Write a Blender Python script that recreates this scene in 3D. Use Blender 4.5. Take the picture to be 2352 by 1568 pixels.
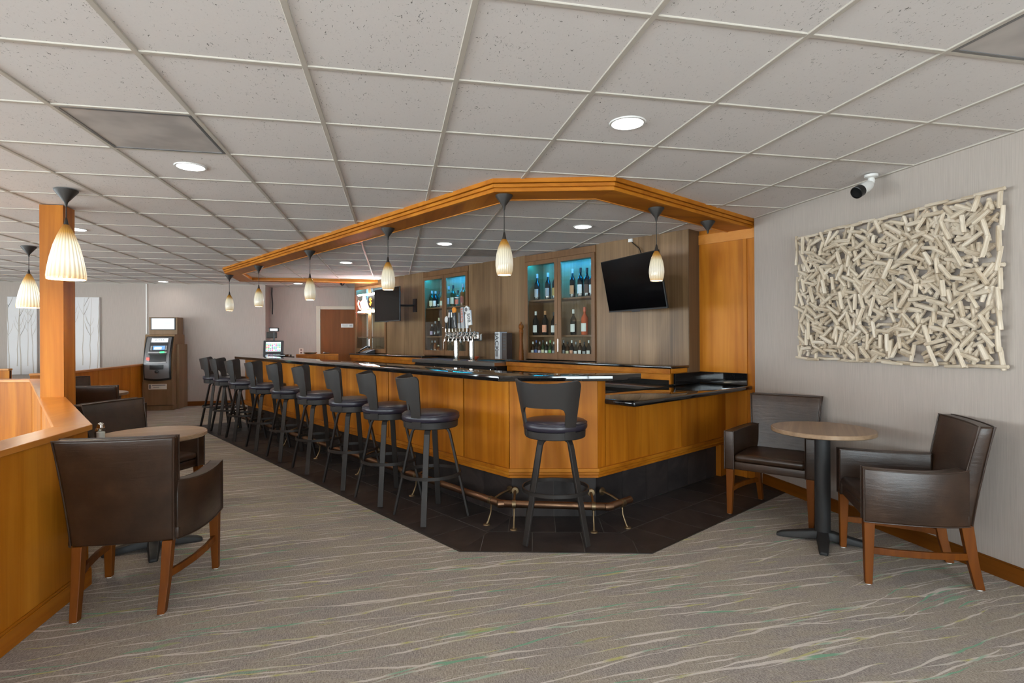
import bpy, bmesh, math, random
from mathutils import Vector, Matrix
random.seed(11)
sc = bpy.context.scene
C = sc.collection
for o in list(bpy.data.objects):
    bpy.data.objects.remove(o)
PI = math.pi
R = math.radians

# ------------------------------------------------------------------ camera
YAW, ROLL, CAMH = .209, -.0052, 1.349
fw = Vector((math.sin(YAW), math.cos(YAW), 0)); rt = Vector((math.cos(YAW), -math.sin(YAW), 0)); up = Vector((0, 0, 1))
rx = rt * math.cos(ROLL) + up * math.sin(ROLL); ux = -rt * math.sin(ROLL) + up * math.cos(ROLL)
cd = bpy.data.cameras.new('camera'); cam = bpy.data.objects.new('camera', cd); C.objects.link(cam)
m = Matrix((rx, ux, -fw)).transposed().to_4x4(); m.translation = (0, 0, CAMH)
cam.matrix_world = m
cd.sensor_width = 36; cd.lens = 36 * 1281 / 2352; cd.shift_y = -10.3 / 2352; cd.clip_start = .05; cd.clip_end = 100
sc.camera = cam

# ------------------------------------------------------------------ world (daylight outside the windows behind the camera) and exposure
w = bpy.data.worlds.new('world'); sc.world = w; w.use_nodes = True
bgn = w.node_tree.nodes['Background']; bgn.inputs['Color'].default_value = (.86, .925, 1, 1); bgn.inputs['Strength'].default_value = 9.5
DOWNLIGHT = 150.0        # radiance of the recessed lamps
sc.view_settings.view_transform = 'Standard'; sc.view_settings.look = 'None'
sc.view_settings.exposure = 1.06; sc.view_settings.gamma = 1.0
sc.view_settings.use_curve_mapping = False

# ------------------------------------------------------------------ helpers
def lin(r, g, b):
    f = lambda c: ((c / 255 + .055) / 1.055) ** 2.4 if c > 10 else c / 255 / 12.92
    return (f(r), f(g), f(b), 1)

def B(t, s, z=None):                  # bar frame (rotated 30 deg): t into the bar, s along it
    x, y = .8660254 * t - .5 * s, .5 * t + .8660254 * s
    return (x, y) if z is None else (x, y, z)
BR = R(30)

def mb(): return MB()
class MB:
    def __init__(s): s.v = []; s.f = []
    def add(s, v, f):
        n = len(s.v); s.v += [tuple(p) for p in v]; s.f += [[i + n for i in q] for q in f]; return s
    def box(s, x0, x1, y0, y1, z0, z1):
        return s.prism([(x0, y0), (x1, y0), (x1, y1), (x0, y1)], z0, z1)
    def obox(s, c, size, M=None):
        a, b, d = [q / 2 for q in size]
        v = [Vector((x, y, z)) for z in (-d, d) for x, y in ((-a, -b), (a, -b), (a, b), (-a, b))]
        if M is not None: v = [M @ p for p in v]
        v = [p + Vector(c) for p in v]
        return s.add(v, [[3, 2, 1, 0], [4, 5, 6, 7], [0, 1, 5, 4], [1, 2, 6, 5], [2, 3, 7, 6], [3, 0, 4, 7]])
    def prism(s, poly, z0, z1):
        n = len(poly)
        v = [(x, y, z0) for x, y in poly] + [(x, y, z1) for x, y in poly]
        return s.add(v, [list(range(n))[::-1], list(range(n, 2 * n))] + [[i, (i + 1) % n, n + (i + 1) % n, n + i] for i in range(n)])
    def strip(s, A, Bp, z0, z1):      # solid band between two polylines with the same point count
        n = len(A); v = []
        for z in (z0, z1): v += [(p[0], p[1], z) for p in A] + [(p[0], p[1], z) for p in Bp]
        f = []
        for i in range(n - 1):
            f += [[i, i + 1, n + i + 1, n + i], [2 * n + i, 3 * n + i, 3 * n + i + 1, 2 * n + i + 1],
                  [i, 2 * n + i, 2 * n + i + 1, i + 1], [n + i, n + i + 1, 3 * n + i + 1, 3 * n + i]]
        f += [[0, n, 3 * n, 2 * n], [n - 1, 3 * n - 1, 4 * n - 1, 2 * n - 1]]
        return s.add(v, f)
    def lathe(s, prof, seg=20, c=(0, 0, 0), M=None, rib=None):
        v = []; f = []; n = len(prof)
        for k in range(seg):
            a = 2 * PI * k / seg
            for r, z in prof:
                rr = r * (1 + rib[1] * math.cos(rib[0] * a)) if rib else r
                p = Vector((rr * math.cos(a), rr * math.sin(a), z))
                if M is not None: p = M @ p
                v.append(p + Vector(c))
        for k in range(seg):
            q = (k + 1) % seg
            for i in range(n - 1): f.append([k * n + i, q * n + i, q * n + i + 1, k * n + i + 1])
        f.append([k * n for k in range(seg)][::-1]); f.append([k * n + n - 1 for k in range(seg)])
        if rib: f = f[:-2]
        return s.add(v, f)
    def tube(s, path, r, seg=8, closed=False):
        P = [Vector(p) for p in path]; n = len(P); v = []; f = []
        rr = r if isinstance(r, (list, tuple)) else [r] * n
        pu = None
        for i, p in enumerate(P):
            a = P[(i - 1) % n] if (closed or i > 0) else P[i]; b = P[(i + 1) % n] if (closed or i < n - 1) else P[i]
            d = (b - a).normalized()
            if pu is None:
                pu = d.orthogonal().normalized()
            pu = (pu - d * pu.dot(d)).normalized(); w_ = d.cross(pu)
            k = 1.0
            if 0 < i < n - 1 or closed:
                c_ = (P[(i + 1) % n] - p).normalized().dot((p - P[i - 1]).normalized()); k = 1 / max(.6, math.sqrt(max(.01, (1 + c_) / 2)))
            for j in range(seg):
                t = 2 * PI * j / seg; v.append(p + (pu * math.cos(t) + w_ * math.sin(t)) * rr[i] * (k if seg > 4 else 1))
        for i in range(n if closed else n - 1):
            q = (i + 1) % n
            for j in range(seg): f.append([i * seg + j, i * seg + (j + 1) % seg, q * seg + (j + 1) % seg, q * seg + j])
        if not closed: f += [list(range(seg))[::-1], [(n - 1) * seg + j for j in range(seg)]]
        return s.add(v, f)
    def flat(s, path, wv, th):        # flat bar swept along a path: wv = half-width vector
        P = [Vector(p) for p in path]; W = Vector(wv); n = len(P); v = []; f = []
        for i, p in enumerate(P):
            d = (P[min(i + 1, n - 1)] - P[max(i - 1, 0)]).normalized(); q = d.cross(W).normalized() * th / 2
            v += [p - W - q, p + W - q, p + W + q, p - W + q]
        for i in range(n - 1):
            for j in range(4): f.append([i * 4 + j, i * 4 + (j + 1) % 4, i * 4 + 4 + (j + 1) % 4, i * 4 + 4 + j])
        f += [[3, 2, 1, 0], [n * 4 - 4 + j for j in range(4)]]
        return s.add(v, f)
    def grid(s, fn, nu, nv):          # open surface from fn(u,v)
        v = [fn(i / nu, j / nv) for i in range(nu + 1) for j in range(nv + 1)]
        f = [[i * (nv + 1) + j, (i + 1) * (nv + 1) + j, (i + 1) * (nv + 1) + j + 1, i * (nv + 1) + j + 1] for i in range(nu) for j in range(nv)]
        return s.add(v, f)
    def mesh(s, name, off=(0, 0, 0), smooth=None, bevel=0, seg=2, weld=False, solid=0):
        me = bpy.data.meshes.new(name)
        me.from_pydata([(a - off[0], b - off[1], c - off[2]) for a, b, c in s.v], [], s.f)
        bm = bmesh.new(); bm.from_mesh(me)
        if weld: bmesh.ops.remove_doubles(bm, verts=bm.verts, dist=1e-4)
        bmesh.ops.recalc_face_normals(bm, faces=bm.faces)
        if solid: bmesh.ops.solidify(bm, geom=bm.faces[:], thickness=solid)
        if bevel:
            ed = [e for e in bm.edges if len(e.link_faces) == 2 and e.calc_face_angle(0) > .5]
            bmesh.ops.bevel(bm, geom=ed, offset=bevel, segments=seg, profile=.5, affect='EDGES', clamp_overlap=True)
        bm.to_mesh(me); bm.free()
        if smooth is not None:
            me.polygons.foreach_set('use_smooth', [True] * len(me.polygons)); me.set_sharp_from_angle(angle=R(smooth))
        return me
    def build(s, name, mat, parent=None, off=(0, 0, 0), smooth=None, bevel=0, seg=2, weld=False, solid=0):
        me = s.mesh(name, off, smooth, bevel, seg, weld, solid)
        return link(name, me, mat, parent)

def link(name, me, mat, parent=None, loc=None, rotz=0):
    if mat is not None and not me.materials: me.materials.append(mat)
    o = bpy.data.objects.new(name, me); C.objects.link(o); o.parent = parent
    if loc is not None: o.location = loc
    o.rotation_euler[2] = rotz
    return o

def tag(o, label=None, cat=None, group=None, kind=None):
    if label: o['label'] = label
    if cat: o['category'] = cat
    if group: o['group'] = group
    if kind: o['kind'] = kind
    return o

def thing(name, label, cat, loc=(0, 0, 0), rotz=0, group=None):
    o = bpy.data.objects.new(name, None); C.objects.link(o); o.empty_display_size = .1
    o.location = loc; o.rotation_euler = (0, 0, rotz)
    return tag(o, label, cat, group)

def dup(root, loc, rotz, label, group=None):
    r = root.copy(); C.objects.link(r); r.location = loc; r.rotation_euler = (0, 0, rotz); r['label'] = label
    if group: r['group'] = group
    for ch in list(root.children):
        c = ch.copy(); C.objects.link(c); c.parent = r
        for g in list(ch.children):
            d = g.copy(); C.objects.link(d); d.parent = c
    return r

def struct(name, mbx, mat, **k):
    o = mbx.build(name, mat, **k); o['kind'] = 'structure'; return o

def offs(pts, d):                     # offset an open polyline to its left by d, mitred
    n = len(pts); out = []
    nr = []
    for i in range(n - 1):
        dx, dy = pts[i + 1][0] - pts[i][0], pts[i + 1][1] - pts[i][1]; L = math.hypot(dx, dy); nr.append((-dy / L, dx / L))
    for i in range(n):
        a = nr[max(0, i - 1)]; b = nr[min(n - 2, i)]
        mx, my = a[0] + b[0], a[1] + b[1]; q = mx * mx + my * my
        k = 2 / q
        out.append((pts[i][0] + mx * k * d, pts[i][1] + my * k * d))
    return out

def lerp2(a, b, f): return (a[0] + (b[0] - a[0]) * f, a[1] + (b[1] - a[1]) * f)

def clip_convex(poly, hull):          # Sutherland-Hodgman, hull counter-clockwise
    out = poly
    for i in range(len(hull)):
        a, b = hull[i], hull[(i + 1) % len(hull)]
        side = lambda p: (b[0] - a[0]) * (p[1] - a[1]) - (b[1] - a[1]) * (p[0] - a[0])
        src = out; out = []
        for j in range(len(src)):
            p, q = src[j - 1], src[j]; sp, sq = side(p), side(q)
            if (sp >= 0) != (sq >= 0): out.append(lerp2(p, q, sp / (sp - sq)))
            if sq >= 0: out.append(q)
        if len(out) < 3: return []
    return out

def text(body, size, mat, parent, loc, rot, name='lettering', align='CENTER', ext=.001, sx=1.0):
    cu = bpy.data.curves.new('txt', 'FONT'); cu.body = body; cu.size = size; cu.extrude = ext
    cu.align_x = align; cu.align_y = 'CENTER'; cu.resolution_u = 3
    o = bpy.data.objects.new('txt', cu); C.objects.link(o)
    bpy.context.view_layer.update()
    me = bpy.data.meshes.new_from_object(o.evaluated_get(bpy.context.evaluated_depsgraph_get()))
    bpy.data.objects.remove(o); bpy.data.curves.remove(cu)
    t = link(name, me, mat, parent, loc); t.rotation_euler = rot; t.scale = (sx, 1, 1)
    return t

# ------------------------------------------------------------------ materials
class NT:
    def __init__(s, name):
        s.m = bpy.data.materials.new(name); s.m.use_nodes = True; s.t = s.m.node_tree
        s.p = s.t.nodes['Principled BSDF']; s.out = s.t.nodes['Material Output']
    def n(s, typ, **k):
        x = s.t.nodes.new(typ)
        for a, b in k.items(): setattr(x, a, b)
        return x
    def l(s, a, b): s.t.links.new(a, b)
    def set(s, **k):
        for a, b in k.items(): s.p.inputs[a.replace('_', ' ')].default_value = b
        return s
    def coord(s, scale, kind='Object', rnd=0, rot=(0, 0, 0)):
        tc = s.n('ShaderNodeTexCoord'); mp = s.n('ShaderNodeMapping'); mp.inputs['Scale'].default_value = scale; mp.inputs['Rotation'].default_value = rot
        src = tc.outputs[kind]
        if rnd:
            oi = s.n('ShaderNodeObjectInfo'); mu = s.n('ShaderNodeMath', operation='MULTIPLY'); mu.inputs[1].default_value = rnd
            s.l(oi.outputs['Random'], mu.inputs[0]); ad = s.n('ShaderNodeVectorMath', operation='ADD')
            s.l(src, ad.inputs[0]); s.l(mu.outputs[0], ad.inputs[1]); src = ad.outputs[0]
        s.l(src, mp.inputs['Vector']); return mp.outputs[0]
    def noise(s, vec, scale=1, detail=4, rough=.55, dist=0):
        x = s.n('ShaderNodeTexNoise'); s.l(vec, x.inputs['Vector'])
        x.inputs['Scale'].default_value = scale; x.inputs['Detail'].default_value = detail; x.inputs['Roughness'].default_value = rough; x.inputs['Distortion'].default_value = dist
        return x.outputs['Fac']
    def ramp(s, fac, stops, interp='LINEAR'):
        x = s.n('ShaderNodeValToRGB'); x.color_ramp.interpolation = interp; e = x.color_ramp.elements
        while len(e) < len(stops): e.new(.5)
        for q, (p, c) in zip(e, stops): q.position = p; q.color = c if len(c) == 4 else (*c, 1)
        s.l(fac, x.inputs[0]); return x.outputs[0]
    def mix(s, fac, a, b, typ='MIX'):
        x = s.n('ShaderNodeMix', data_type='RGBA', blend_type=typ)
        for i, v in ((0, fac), (6, a), (7, b)):
            if isinstance(v, (int, float)) or isinstance(v, tuple): x.inputs[i].default_value = v
            else: s.l(v, x.inputs[i])
        return x.outputs[2]
    def math(s, op, a, b=0.0):
        x = s.n('ShaderNodeMath', operation=op)
        for i, v in ((0, a), (1, b)):
            if isinstance(v, (int, float)): x.inputs[i].default_value = v
            else: s.l(v, x.inputs[i])
        return x.outputs[0]
    def bump(s, h, strength=.2, dist=.01):
        x = s.n('ShaderNodeBump'); x.inputs['Strength'].default_value = strength; x.inputs['Distance'].default_value = dist
        s.l(h, x.inputs['Height']); s.l(x.outputs[0], s.p.inputs['Normal'])
    def base(s, sock): s.l(sock, s.p.inputs['Base Color'])

def plain(name, col, rough=.5, metal=0.0, spec=.5, emit=0, coat=0):
    q = NT(name); q.set(Base_Color=col, Roughness=rough, Metallic=metal); q.p.inputs['Specular IOR Level'].default_value = spec
    if emit: q.p.inputs['Emission Color'].default_value = col; q.p.inputs['Emission Strength'].default_value = emit
    if coat: q.p.inputs['Coat Weight'].default_value = coat; q.p.inputs['Coat Roughness'].default_value = .08
    return q.m

def wood(name, c1, c2, c3, axis=2, rough=.5, fine=16, rnd=9, coat=.03, spec=.25):
    q = NT(name); sc_ = [fine, fine, fine]; sc_[axis] = .7
    v = q.coord(tuple(sc_), rnd=rnd); f = q.noise(v, 1, 6, .6, .6)
    sc2 = [3.0, 3.0, 3.0]; sc2[axis] = .5
    g = q.noise(q.coord(tuple(sc2), rnd=rnd), 1, 3, .5, .8)
    col = q.ramp(f, [(.3, c1), (.5, c2), (.72, c3)])
    col = q.mix(.55, col, q.ramp(g, [(.3, c1), (.5, c2), (.7, c3)]))
    q.base(col); q.set(Roughness=rough); q.p.inputs['Specular IOR Level'].default_value = spec; q.p.inputs['Coat Weight'].default_value = coat; q.p.inputs['Coat Roughness'].default_value = .25
    return q.m

MW = (lin(140, 76, 8), lin(180, 106, 16), lin(206, 134, 38))
M = {}
M['wood'] = wood('maple_vertical', *MW)
M['wood_x'] = wood('maple_along_x', *MW, axis=0)
M['wood_y'] = wood('maple_along_y', *MW, axis=1)
M['cap'] = wood('maple_cap', lin(170, 98, 32), lin(198, 126, 50), lin(212, 144, 66), axis=1, fine=10, rough=.3, coat=.4)
M['legwood'] = wood('stained_leg', lin(84, 40, 2), lin(112, 58, 4), lin(130, 72, 10), fine=24, coat=.0)
M['door'] = wood('door_veneer', lin(98, 54, 18), lin(122, 70, 26), lin(138, 82, 34), fine=9, coat=0)
M['lam'] = wood('streaky_laminate', lin(84, 62, 40), lin(120, 92, 62), lin(148, 118, 86), fine=46, rough=.42, coat=.1)
M['lam_dark'] = wood('streaky_laminate_dark', lin(84, 64, 46), lin(102, 80, 58), lin(116, 92, 68), fine=46, rough=.45, coat=0)
M['cabwood'] = wood('cabinet_walnut', lin(92, 62, 38), lin(116, 82, 52), lin(134, 98, 66), fine=26, rough=.45, coat=.1)
M['atmwood'] = wood('kiosk_laminate', lin(112, 88, 60), lin(132, 104, 74), lin(146, 116, 86), fine=14, coat=.1)
M['tabletop'] = wood('table_laminate', lin(112, 88, 68), lin(150, 122, 96), lin(178, 152, 124), axis=0, fine=30, rough=.35, rnd=3)
M['basewood'] = wood('baseboard_stain', lin(92, 48, 4), lin(122, 68, 8), lin(140, 82, 16), axis=1, fine=18)  # maple made darker: the shade along the baseboard is put into the colour
M['basewood_x'] = wood('baseboard_shaded_x', lin(92, 48, 4), lin(122, 68, 8), lin(140, 82, 16), axis=0, fine=18)  # same shade-darkened tone with the grain along x
M['dkwood'] = plain('dark_body', lin(20, 17, 15), .7)

def mk_carpet():
    q = NT('carpet'); v = q.coord((1, 1, 1))
    def sc(s_, rot=0.0, src=None):
        mp = q.n('ShaderNodeMapping'); mp.inputs['Scale'].default_value = s_; mp.inputs['Rotation'].default_value = (0, 0, rot); q.l(src or v, mp.inputs['Vector']); return mp.outputs[0]
    warm = q.noise(sc((2.4, 6, 1)), 1, 4, .65)
    base = q.ramp(warm, [(.3, lin(136, 128, 128)), (.44, lin(148, 138, 134)), (.52, lin(160, 148, 132)), (.62, lin(162, 150, 132)), (.72, lin(146, 138, 137))])
    fib = q.noise(sc((150, 150, 1)), 1, 3, .75)
    base = q.mix(.5, base, q.ramp(fib, [(.35, lin(90, 84, 81)), (.62, lin(206, 195, 186))]))
    rib = q.noise(sc((260, 34, 1)), 1, 1, .5)
    base = q.mix(.2, base, q.ramp(rib, [(.35, lin(84, 78, 72)), (.65, lin(214, 204, 190))]))
    def family(ang, k, amp, thr, wd, seed):
        u = sc((1, 1, 1), R(ang)); sp = q.n('ShaderNodeSeparateXYZ'); q.l(u, sp.inputs[0]); x, y = sp.outputs[0], sp.outputs[1]
        wob = q.math('MULTIPLY', q.math('SUBTRACT', q.noise(sc((.9, .7, 1), 0, u), 1, 2, .5), .5), amp)
        yw = q.math('ADD', q.math('MULTIPLY', q.math('ADD', y, wob), k), seed)
        cell = q.math('FLOOR', yw); fr = q.math('FRACT', yw)
        wn = q.n('ShaderNodeTexWhiteNoise', noise_dimensions='1D'); q.l(cell, wn.inputs['W'])
        ctr = q.math('ADD', q.math('MULTIPLY', wn.outputs['Value'], .7), .15)
        fine = q.math('MULTIPLY', q.math('SUBTRACT', q.noise(sc((9, 4, 1), 0, u), 1, 1, .5), .5), .16)
        d = q.math('ABSOLUTE', q.math('ADD', q.math('SUBTRACT', fr, ctr), fine))
        cv = q.n('ShaderNodeCombineXYZ'); q.l(q.math('MULTIPLY', x, 1.5), cv.inputs[0]); q.l(q.math('MULTIPLY', cell, 7.31), cv.inputs[1]); cv.inputs[2].default_value = seed
        msk = q.noise(cv.outputs[0], 1.4, 1.5, .5)
        line = q.math('GREATER_THAN', q.math('MULTIPLY', q.math('SUBTRACT', msk, thr), wd * k), d)
        cv2 = q.n('ShaderNodeCombineXYZ'); q.l(q.math('MULTIPLY', x, 2.4), cv2.inputs[0]); q.l(q.math('MULTIPLY', cell, 3.17), cv2.inputs[1]); cv2.inputs[2].default_value = seed + 9
        return line, q.noise(cv2.outputs[0], 1.2, 1, .5)
    for ang, k, amp, thr, wd, seed in ((-3, 7.5, .20, .42, .034, 1.3), (-10, 7, .2, .45, .034, 7.7), (2, 7, .22, .45, .033, 15.1), (-6, 8, .3, .46, .03, 22.9)):
        ln, tn = family(ang, k, amp, thr, wd, seed)
        lc = q.ramp(tn, [(.36, lin(122, 176, 146)), (.43, lin(214, 206, 198)), (.56, lin(220, 212, 206)), (.62, lin(190, 186, 116)), (.68, lin(210, 204, 196))])
        base = q.mix(q.math('MULTIPLY', ln, q.math('ADD', q.math('MULTIPLY', fib, .9), .38)), base, lc)
    ln, tn = family(-6, 4, .25, .60, .12, 31.4)
    base = q.mix(q.math('MULTIPLY', ln, .55), base, q.ramp(tn, [(.45, lin(118, 172, 142)), (.55, lin(182, 176, 104))]))
    q.base(base); q.set(Roughness=.95); q.p.inputs['Specular IOR Level'].default_value = .1
    q.bump(fib, .5, .004); return q.m
M['carpet'] = mk_carpet()

def mk_slate():
    q = NT('slate'); n = q.noise(q.coord((2.2, 2.2, 2.2), rnd=40), 1.4, 6, .65, 1.2)
    c = q.ramp(n, [(.3, lin(36, 33, 33)), (.5, lin(52, 47, 46)), (.66, lin(72, 63, 60)), (.8, lin(60, 60, 62))])
    oi = q.n('ShaderNodeObjectInfo'); c = q.mix(.35, c, q.ramp(oi.outputs['Random'], [(0, lin(36, 34, 36)), (.5, lin(52, 42, 40)), (1, lin(36, 40, 42))]))
    q.base(c); q.set(Roughness=.5); q.p.inputs['Specular IOR Level'].default_value = .3; q.bump(n, .25, .004); return q.m
M['slate'] = mk_slate()
M['grout'] = plain('grout', lin(96, 92, 88), .9)

def mk_wall(name, c1, c2):
    q = NT(name); f = q.noise(q.coord((170, 170, 5)), 1, 2, .6)
    q.base(q.ramp(f, [(.3, c1), (.7, c2)])); q.set(Roughness=.8); q.p.inputs['Specular IOR Level'].default_value = .25
    q.bump(f, .15, .003); return q.m
M['wall'] = mk_wall('wall_vinyl', lin(174, 163, 154), lin(185, 174, 165))
M['ceilback'] = plain('plenum', lin(120, 116, 110), .9)

def mk_tile():
    q = NT('ceiling_fissured')
    oi = q.n('ShaderNodeObjectInfo')
    tc = q.n('ShaderNodeTexCoord'); geo = q.n('ShaderNodeNewGeometry'); mp = q.n('ShaderNodeMapping'); mp.inputs['Scale'].default_value = (120, 60, 1)
    q.l(geo.outputs['Position'], mp.inputs['Vector'])
    f = q.noise(mp.outputs[0], 1, 3, .6, 1.0)
    mp2 = q.n('ShaderNodeMapping'); mp2.inputs['Scale'].default_value = (9, 9, 1); q.l(geo.outputs['Position'], mp2.inputs['Vector'])
    g = q.noise(mp2.outputs[0], 1, 2, .5)
    k = q.math('ADD', f, q.math('MULTIPLY', g, .16))
    q.base(q.ramp(k, [(.38, lin(122, 116, 110)), (.425, lin(228, 222, 219)), (1, lin(232, 226, 223))]))
    q.set(Roughness=.9); q.p.inputs['Specular IOR Level'].default_value = .2
    q.bump(q.ramp(k, [(.34, (0, 0, 0)), (.43, (1, 1, 1))]), .5, .003); return q.m
M['ctile'] = mk_tile()
M['tee'] = plain('tee_enamel', lin(196, 188, 177), .5, spec=.3)

def mk_perf():
    q = NT('perforated_metal'); geo = q.n('ShaderNodeNewGeometry')
    vo = q.n('ShaderNodeTexVoronoi'); vo.inputs['Scale'].default_value = 105; vo.inputs['Randomness'].default_value = 0.0
    q.l(geo.outputs['Position'], vo.inputs['Vector'])
    d = q.n('ShaderNodeTexNoise'); d.inputs['Scale'].default_value = 5; q.l(geo.outputs['Position'], d.inputs['Vector'])
    c = q.ramp(vo.outputs['Distance'], [(.32, lin(80, 76, 74)), (.42, lin(206, 200, 196))])
    c = q.mix(.4, c, q.ramp(d.outputs['Fac'], [(.38, lin(120, 115, 113)), (.62, lin(222, 217, 213))]), 'MULTIPLY')
    q.base(c); q.set(Roughness=.5); return q.m
M['perf'] = mk_perf()

def mk_granite():
    q = NT('black_granite'); n = q.noise(q.coord((90, 90, 90)), 1, 3, .7)
    q.base(q.ramp(n, [(.4, lin(14, 13, 13)), (.62, lin(24, 22, 22)), (.72, lin(70, 64, 60))])); q.set(Roughness=.06)
    q.p.inputs['Coat Weight'].default_value = .6; q.p.inputs['Coat Roughness'].default_value = .03; return q.m
M['granite'] = mk_granite()

def mk_leather():
    q = NT('brown_leather'); v = q.coord((1, 1, 1)); n = q.noise(v, 7, 4, .6); f = q.noise(v, 220, 2, .6)
    cr = q.n('ShaderNodeMapping'); cr.inputs['Scale'].default_value = (5, 5, 34); q.l(v, cr.inputs['Vector']); wr = q.noise(cr.outputs[0], 1, 3, .6, .8)
    q.base(q.ramp(n, [(.3, lin(40, 26, 16)), (.55, lin(54, 36, 24)), (.75, lin(67, 47, 33))]))
    q.set(Roughness=.36); q.p.inputs['Specular IOR Level'].default_value = .55
    q.bump(q.math('ADD', q.math('MULTIPLY', f, .25), wr), .12, .01); return q.m
M['leather'] = mk_leather()
M['piping'] = plain('leather_piping', lin(58, 42, 33), .35)
M['vinyl'] = plain('navy_vinyl', lin(40, 36, 48), .34, spec=.6)
M['blkmetal'] = plain('charcoal_steel', lin(42, 38, 36), .5, spec=.4)
M['blkcast'] = plain('black_cast_iron', lin(40, 40, 41), .55)
M['steel'] = plain('stainless', lin(176, 172, 166), .28, 1)
M['chrome'] = plain('chrome', lin(214, 212, 208), .08, 1)
M['brass'] = plain('worn_copper', lin(128, 98, 76), .42, 1)
M['brassold'] = plain('aged_brass', lin(140, 120, 92), .45, 1)
M['black'] = plain('black_plastic', lin(18, 18, 18), .35)
M['screen_off'] = plain('screen_off', lin(4, 4, 5), .15, spec=.2)
M['white'] = plain('white_plastic', lin(226, 224, 220), .4)
M['almond'] = plain('almond_paint', lin(206, 196, 178), .5)
M['pink'] = plain('outlet_plastic', lin(222, 202, 186), .45)
M['socket'] = plain('socket_brown', lin(110, 60, 50), .5)
M['darkgrey'] = plain('dark_grey_plastic', lin(62, 62, 64), .4)
M['midgrey'] = plain('silver_grey_plastic', lin(120, 119, 120), .35, .3)
M['lightgrey'] = plain('pale_grey_plastic', lin(176, 176, 176), .4)
M['bronze'] = plain('dark_bronze', lin(48, 43, 39), .5, .2)
M['driftwood'] = wood('driftwood', lin(160, 136, 106), lin(208, 192, 170), lin(232, 220, 204), axis=0, fine=40, rough=.85, coat=0, rnd=20)
M['salt'] = plain('salt', lin(235, 235, 232), .8)
M['pepper'] = plain('ground_pepper', lin(60, 56, 50), .8)
M['red'] = plain('red_light', (1, .04, .03, 1), .4, emit=2)
M['green'] = plain('green_light', (.05, .9, .2, 1), .4, emit=1.2)
M['lcd'] = plain('lit_white_screen', (.82, .9, .95, 1), .3, emit=.5)
M['lcdblue'] = plain('lit_blue_screen', (.14, .28, .5, 1), .3, emit=.5)
M['neonwhite'] = plain('neon_white', (.9, 1, 1, 1), .3, emit=45)
M['neonfig'] = plain('neon_mountain', (1, .93, .9, 1), .3, emit=.7)
M['neonred'] = plain('neon_red', (1, .10, .07, 1), .3, emit=170)
M['neonorange'] = plain('neon_orange', (1, .36, .05, 1), .3, emit=.8)
M['lens'] = plain('lamp_lens', (.95, .955, 1, 1), .4, emit=DOWNLIGHT)
M['ledteal'] = plain('led_strip_teal', (.0, .25, .66, 1), .4, emit=110)
M['pendglow'] = plain('pendant_lamp_disc', (1, .86, .66, 1), .4, emit=30)
M['paper'] = plain('paper', lin(222, 216, 204), .8)
M['ink'] = plain('ink', lin(30, 28, 28), .7)
M['tealmat'] = plain('teal_rubber', lin(28, 84, 100), .6)
M['canvas'] = plain('white_canvas', lin(224, 222, 222), .7)
M['treepaint'] = plain('taupe_paint', lin(192, 182, 170), .75)
M['orangetap'] = plain('orange_tap', lin(224, 140, 40), .4)
M['redorange'] = plain('red_orange_print', lin(206, 92, 52), .5)

def mk_glass(name, tint=(1, 1, 1, 1), gl=.06):
    q = NT(name); q.t.nodes.remove(q.p)
    tr = q.n('ShaderNodeBsdfTransparent'); tr.inputs[0].default_value = tint
    g = q.n('ShaderNodeBsdfGlossy'); g.inputs['Roughness'].default_value = .02
    fr = q.n('ShaderNodeFresnel'); fr.inputs['IOR'].default_value = 1.5
    ge = q.n('ShaderNodeNewGeometry'); k = q.math('MULTIPLY', fr.outputs[0], q.math('SUBTRACT', 1.0, ge.outputs['Backfacing']))
    mx = q.n('ShaderNodeMixShader'); q.l(k, mx.inputs[0]); q.l(tr.outputs[0], mx.inputs[1]); q.l(g.outputs[0], mx.inputs[2])
    q.l(mx.outputs[0], q.out.inputs[0]); return q.m
M['glass'] = mk_glass('clear_glass', (.94, .97, .96, 1))
M['bottle_clear'] = mk_glass('clear_bottle_glass', (.72, .78, .78, 1))
for nm, c in (('dark', (24, 24, 22)), ('green', (34, 52, 26)), ('brown', (58, 34, 14)), ('rose', (190, 92, 60)), ('amber', (120, 66, 22)), ('black', (14, 14, 16))):
    M['bottle_' + nm] = plain(nm + '_bottle_glass', lin(*c), .08, spec=.7)

def mk_shade(name, e):
    q = NT(name)
    tc = q.n('ShaderNodeTexCoord'); sx = q.n('ShaderNodeSeparateXYZ'); q.l(tc.outputs['Generated'], sx.inputs[0])
    col = q.ramp(sx.outputs['Z'], [(0, (1, .62, .28, 1)), (.1, (1, .80, .52, 1)), (.35, (1, .92, .76, 1)), (.68, (1, .88, .62, 1)), (.86, (.85, .42, .08, 1)), (1, (.55, .2, .02, 1))])
    q.base(q.mix(1.0, col, (.45, .45, .45, 1), 'MULTIPLY')); q.l(col, q.p.inputs['Emission Color']); q.set(Roughness=.15)
    st = q.ramp(sx.outputs['Z'], [(0, (.55,) * 3), (.35, (.8,) * 3), (.62, (.7,) * 3), (.85, (.22,) * 3), (1, (.06,) * 3)])
    so_ = q.n('ShaderNodeSeparateXYZ'); q.l(tc.outputs['Object'], so_.inputs[0])      # rib shading put into the emission, dimmer in the grooves
    an = q.math('ARCTAN2', so_.outputs[1], so_.outputs[0]); rib = q.math('MULTIPLY', q.math('ADD', q.math('COSINE', q.math('MULTIPLY', an, 24.0)), 1.0), .5)
    rib = q.math('ADD', q.math('MULTIPLY', rib, .62), .38)
    q.l(q.math('MULTIPLY', q.math('MULTIPLY', st, rib), e), q.p.inputs['Emission Strength']); return q.m
M['shade'] = mk_shade('amber_ribbed_glass', .33)
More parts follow.
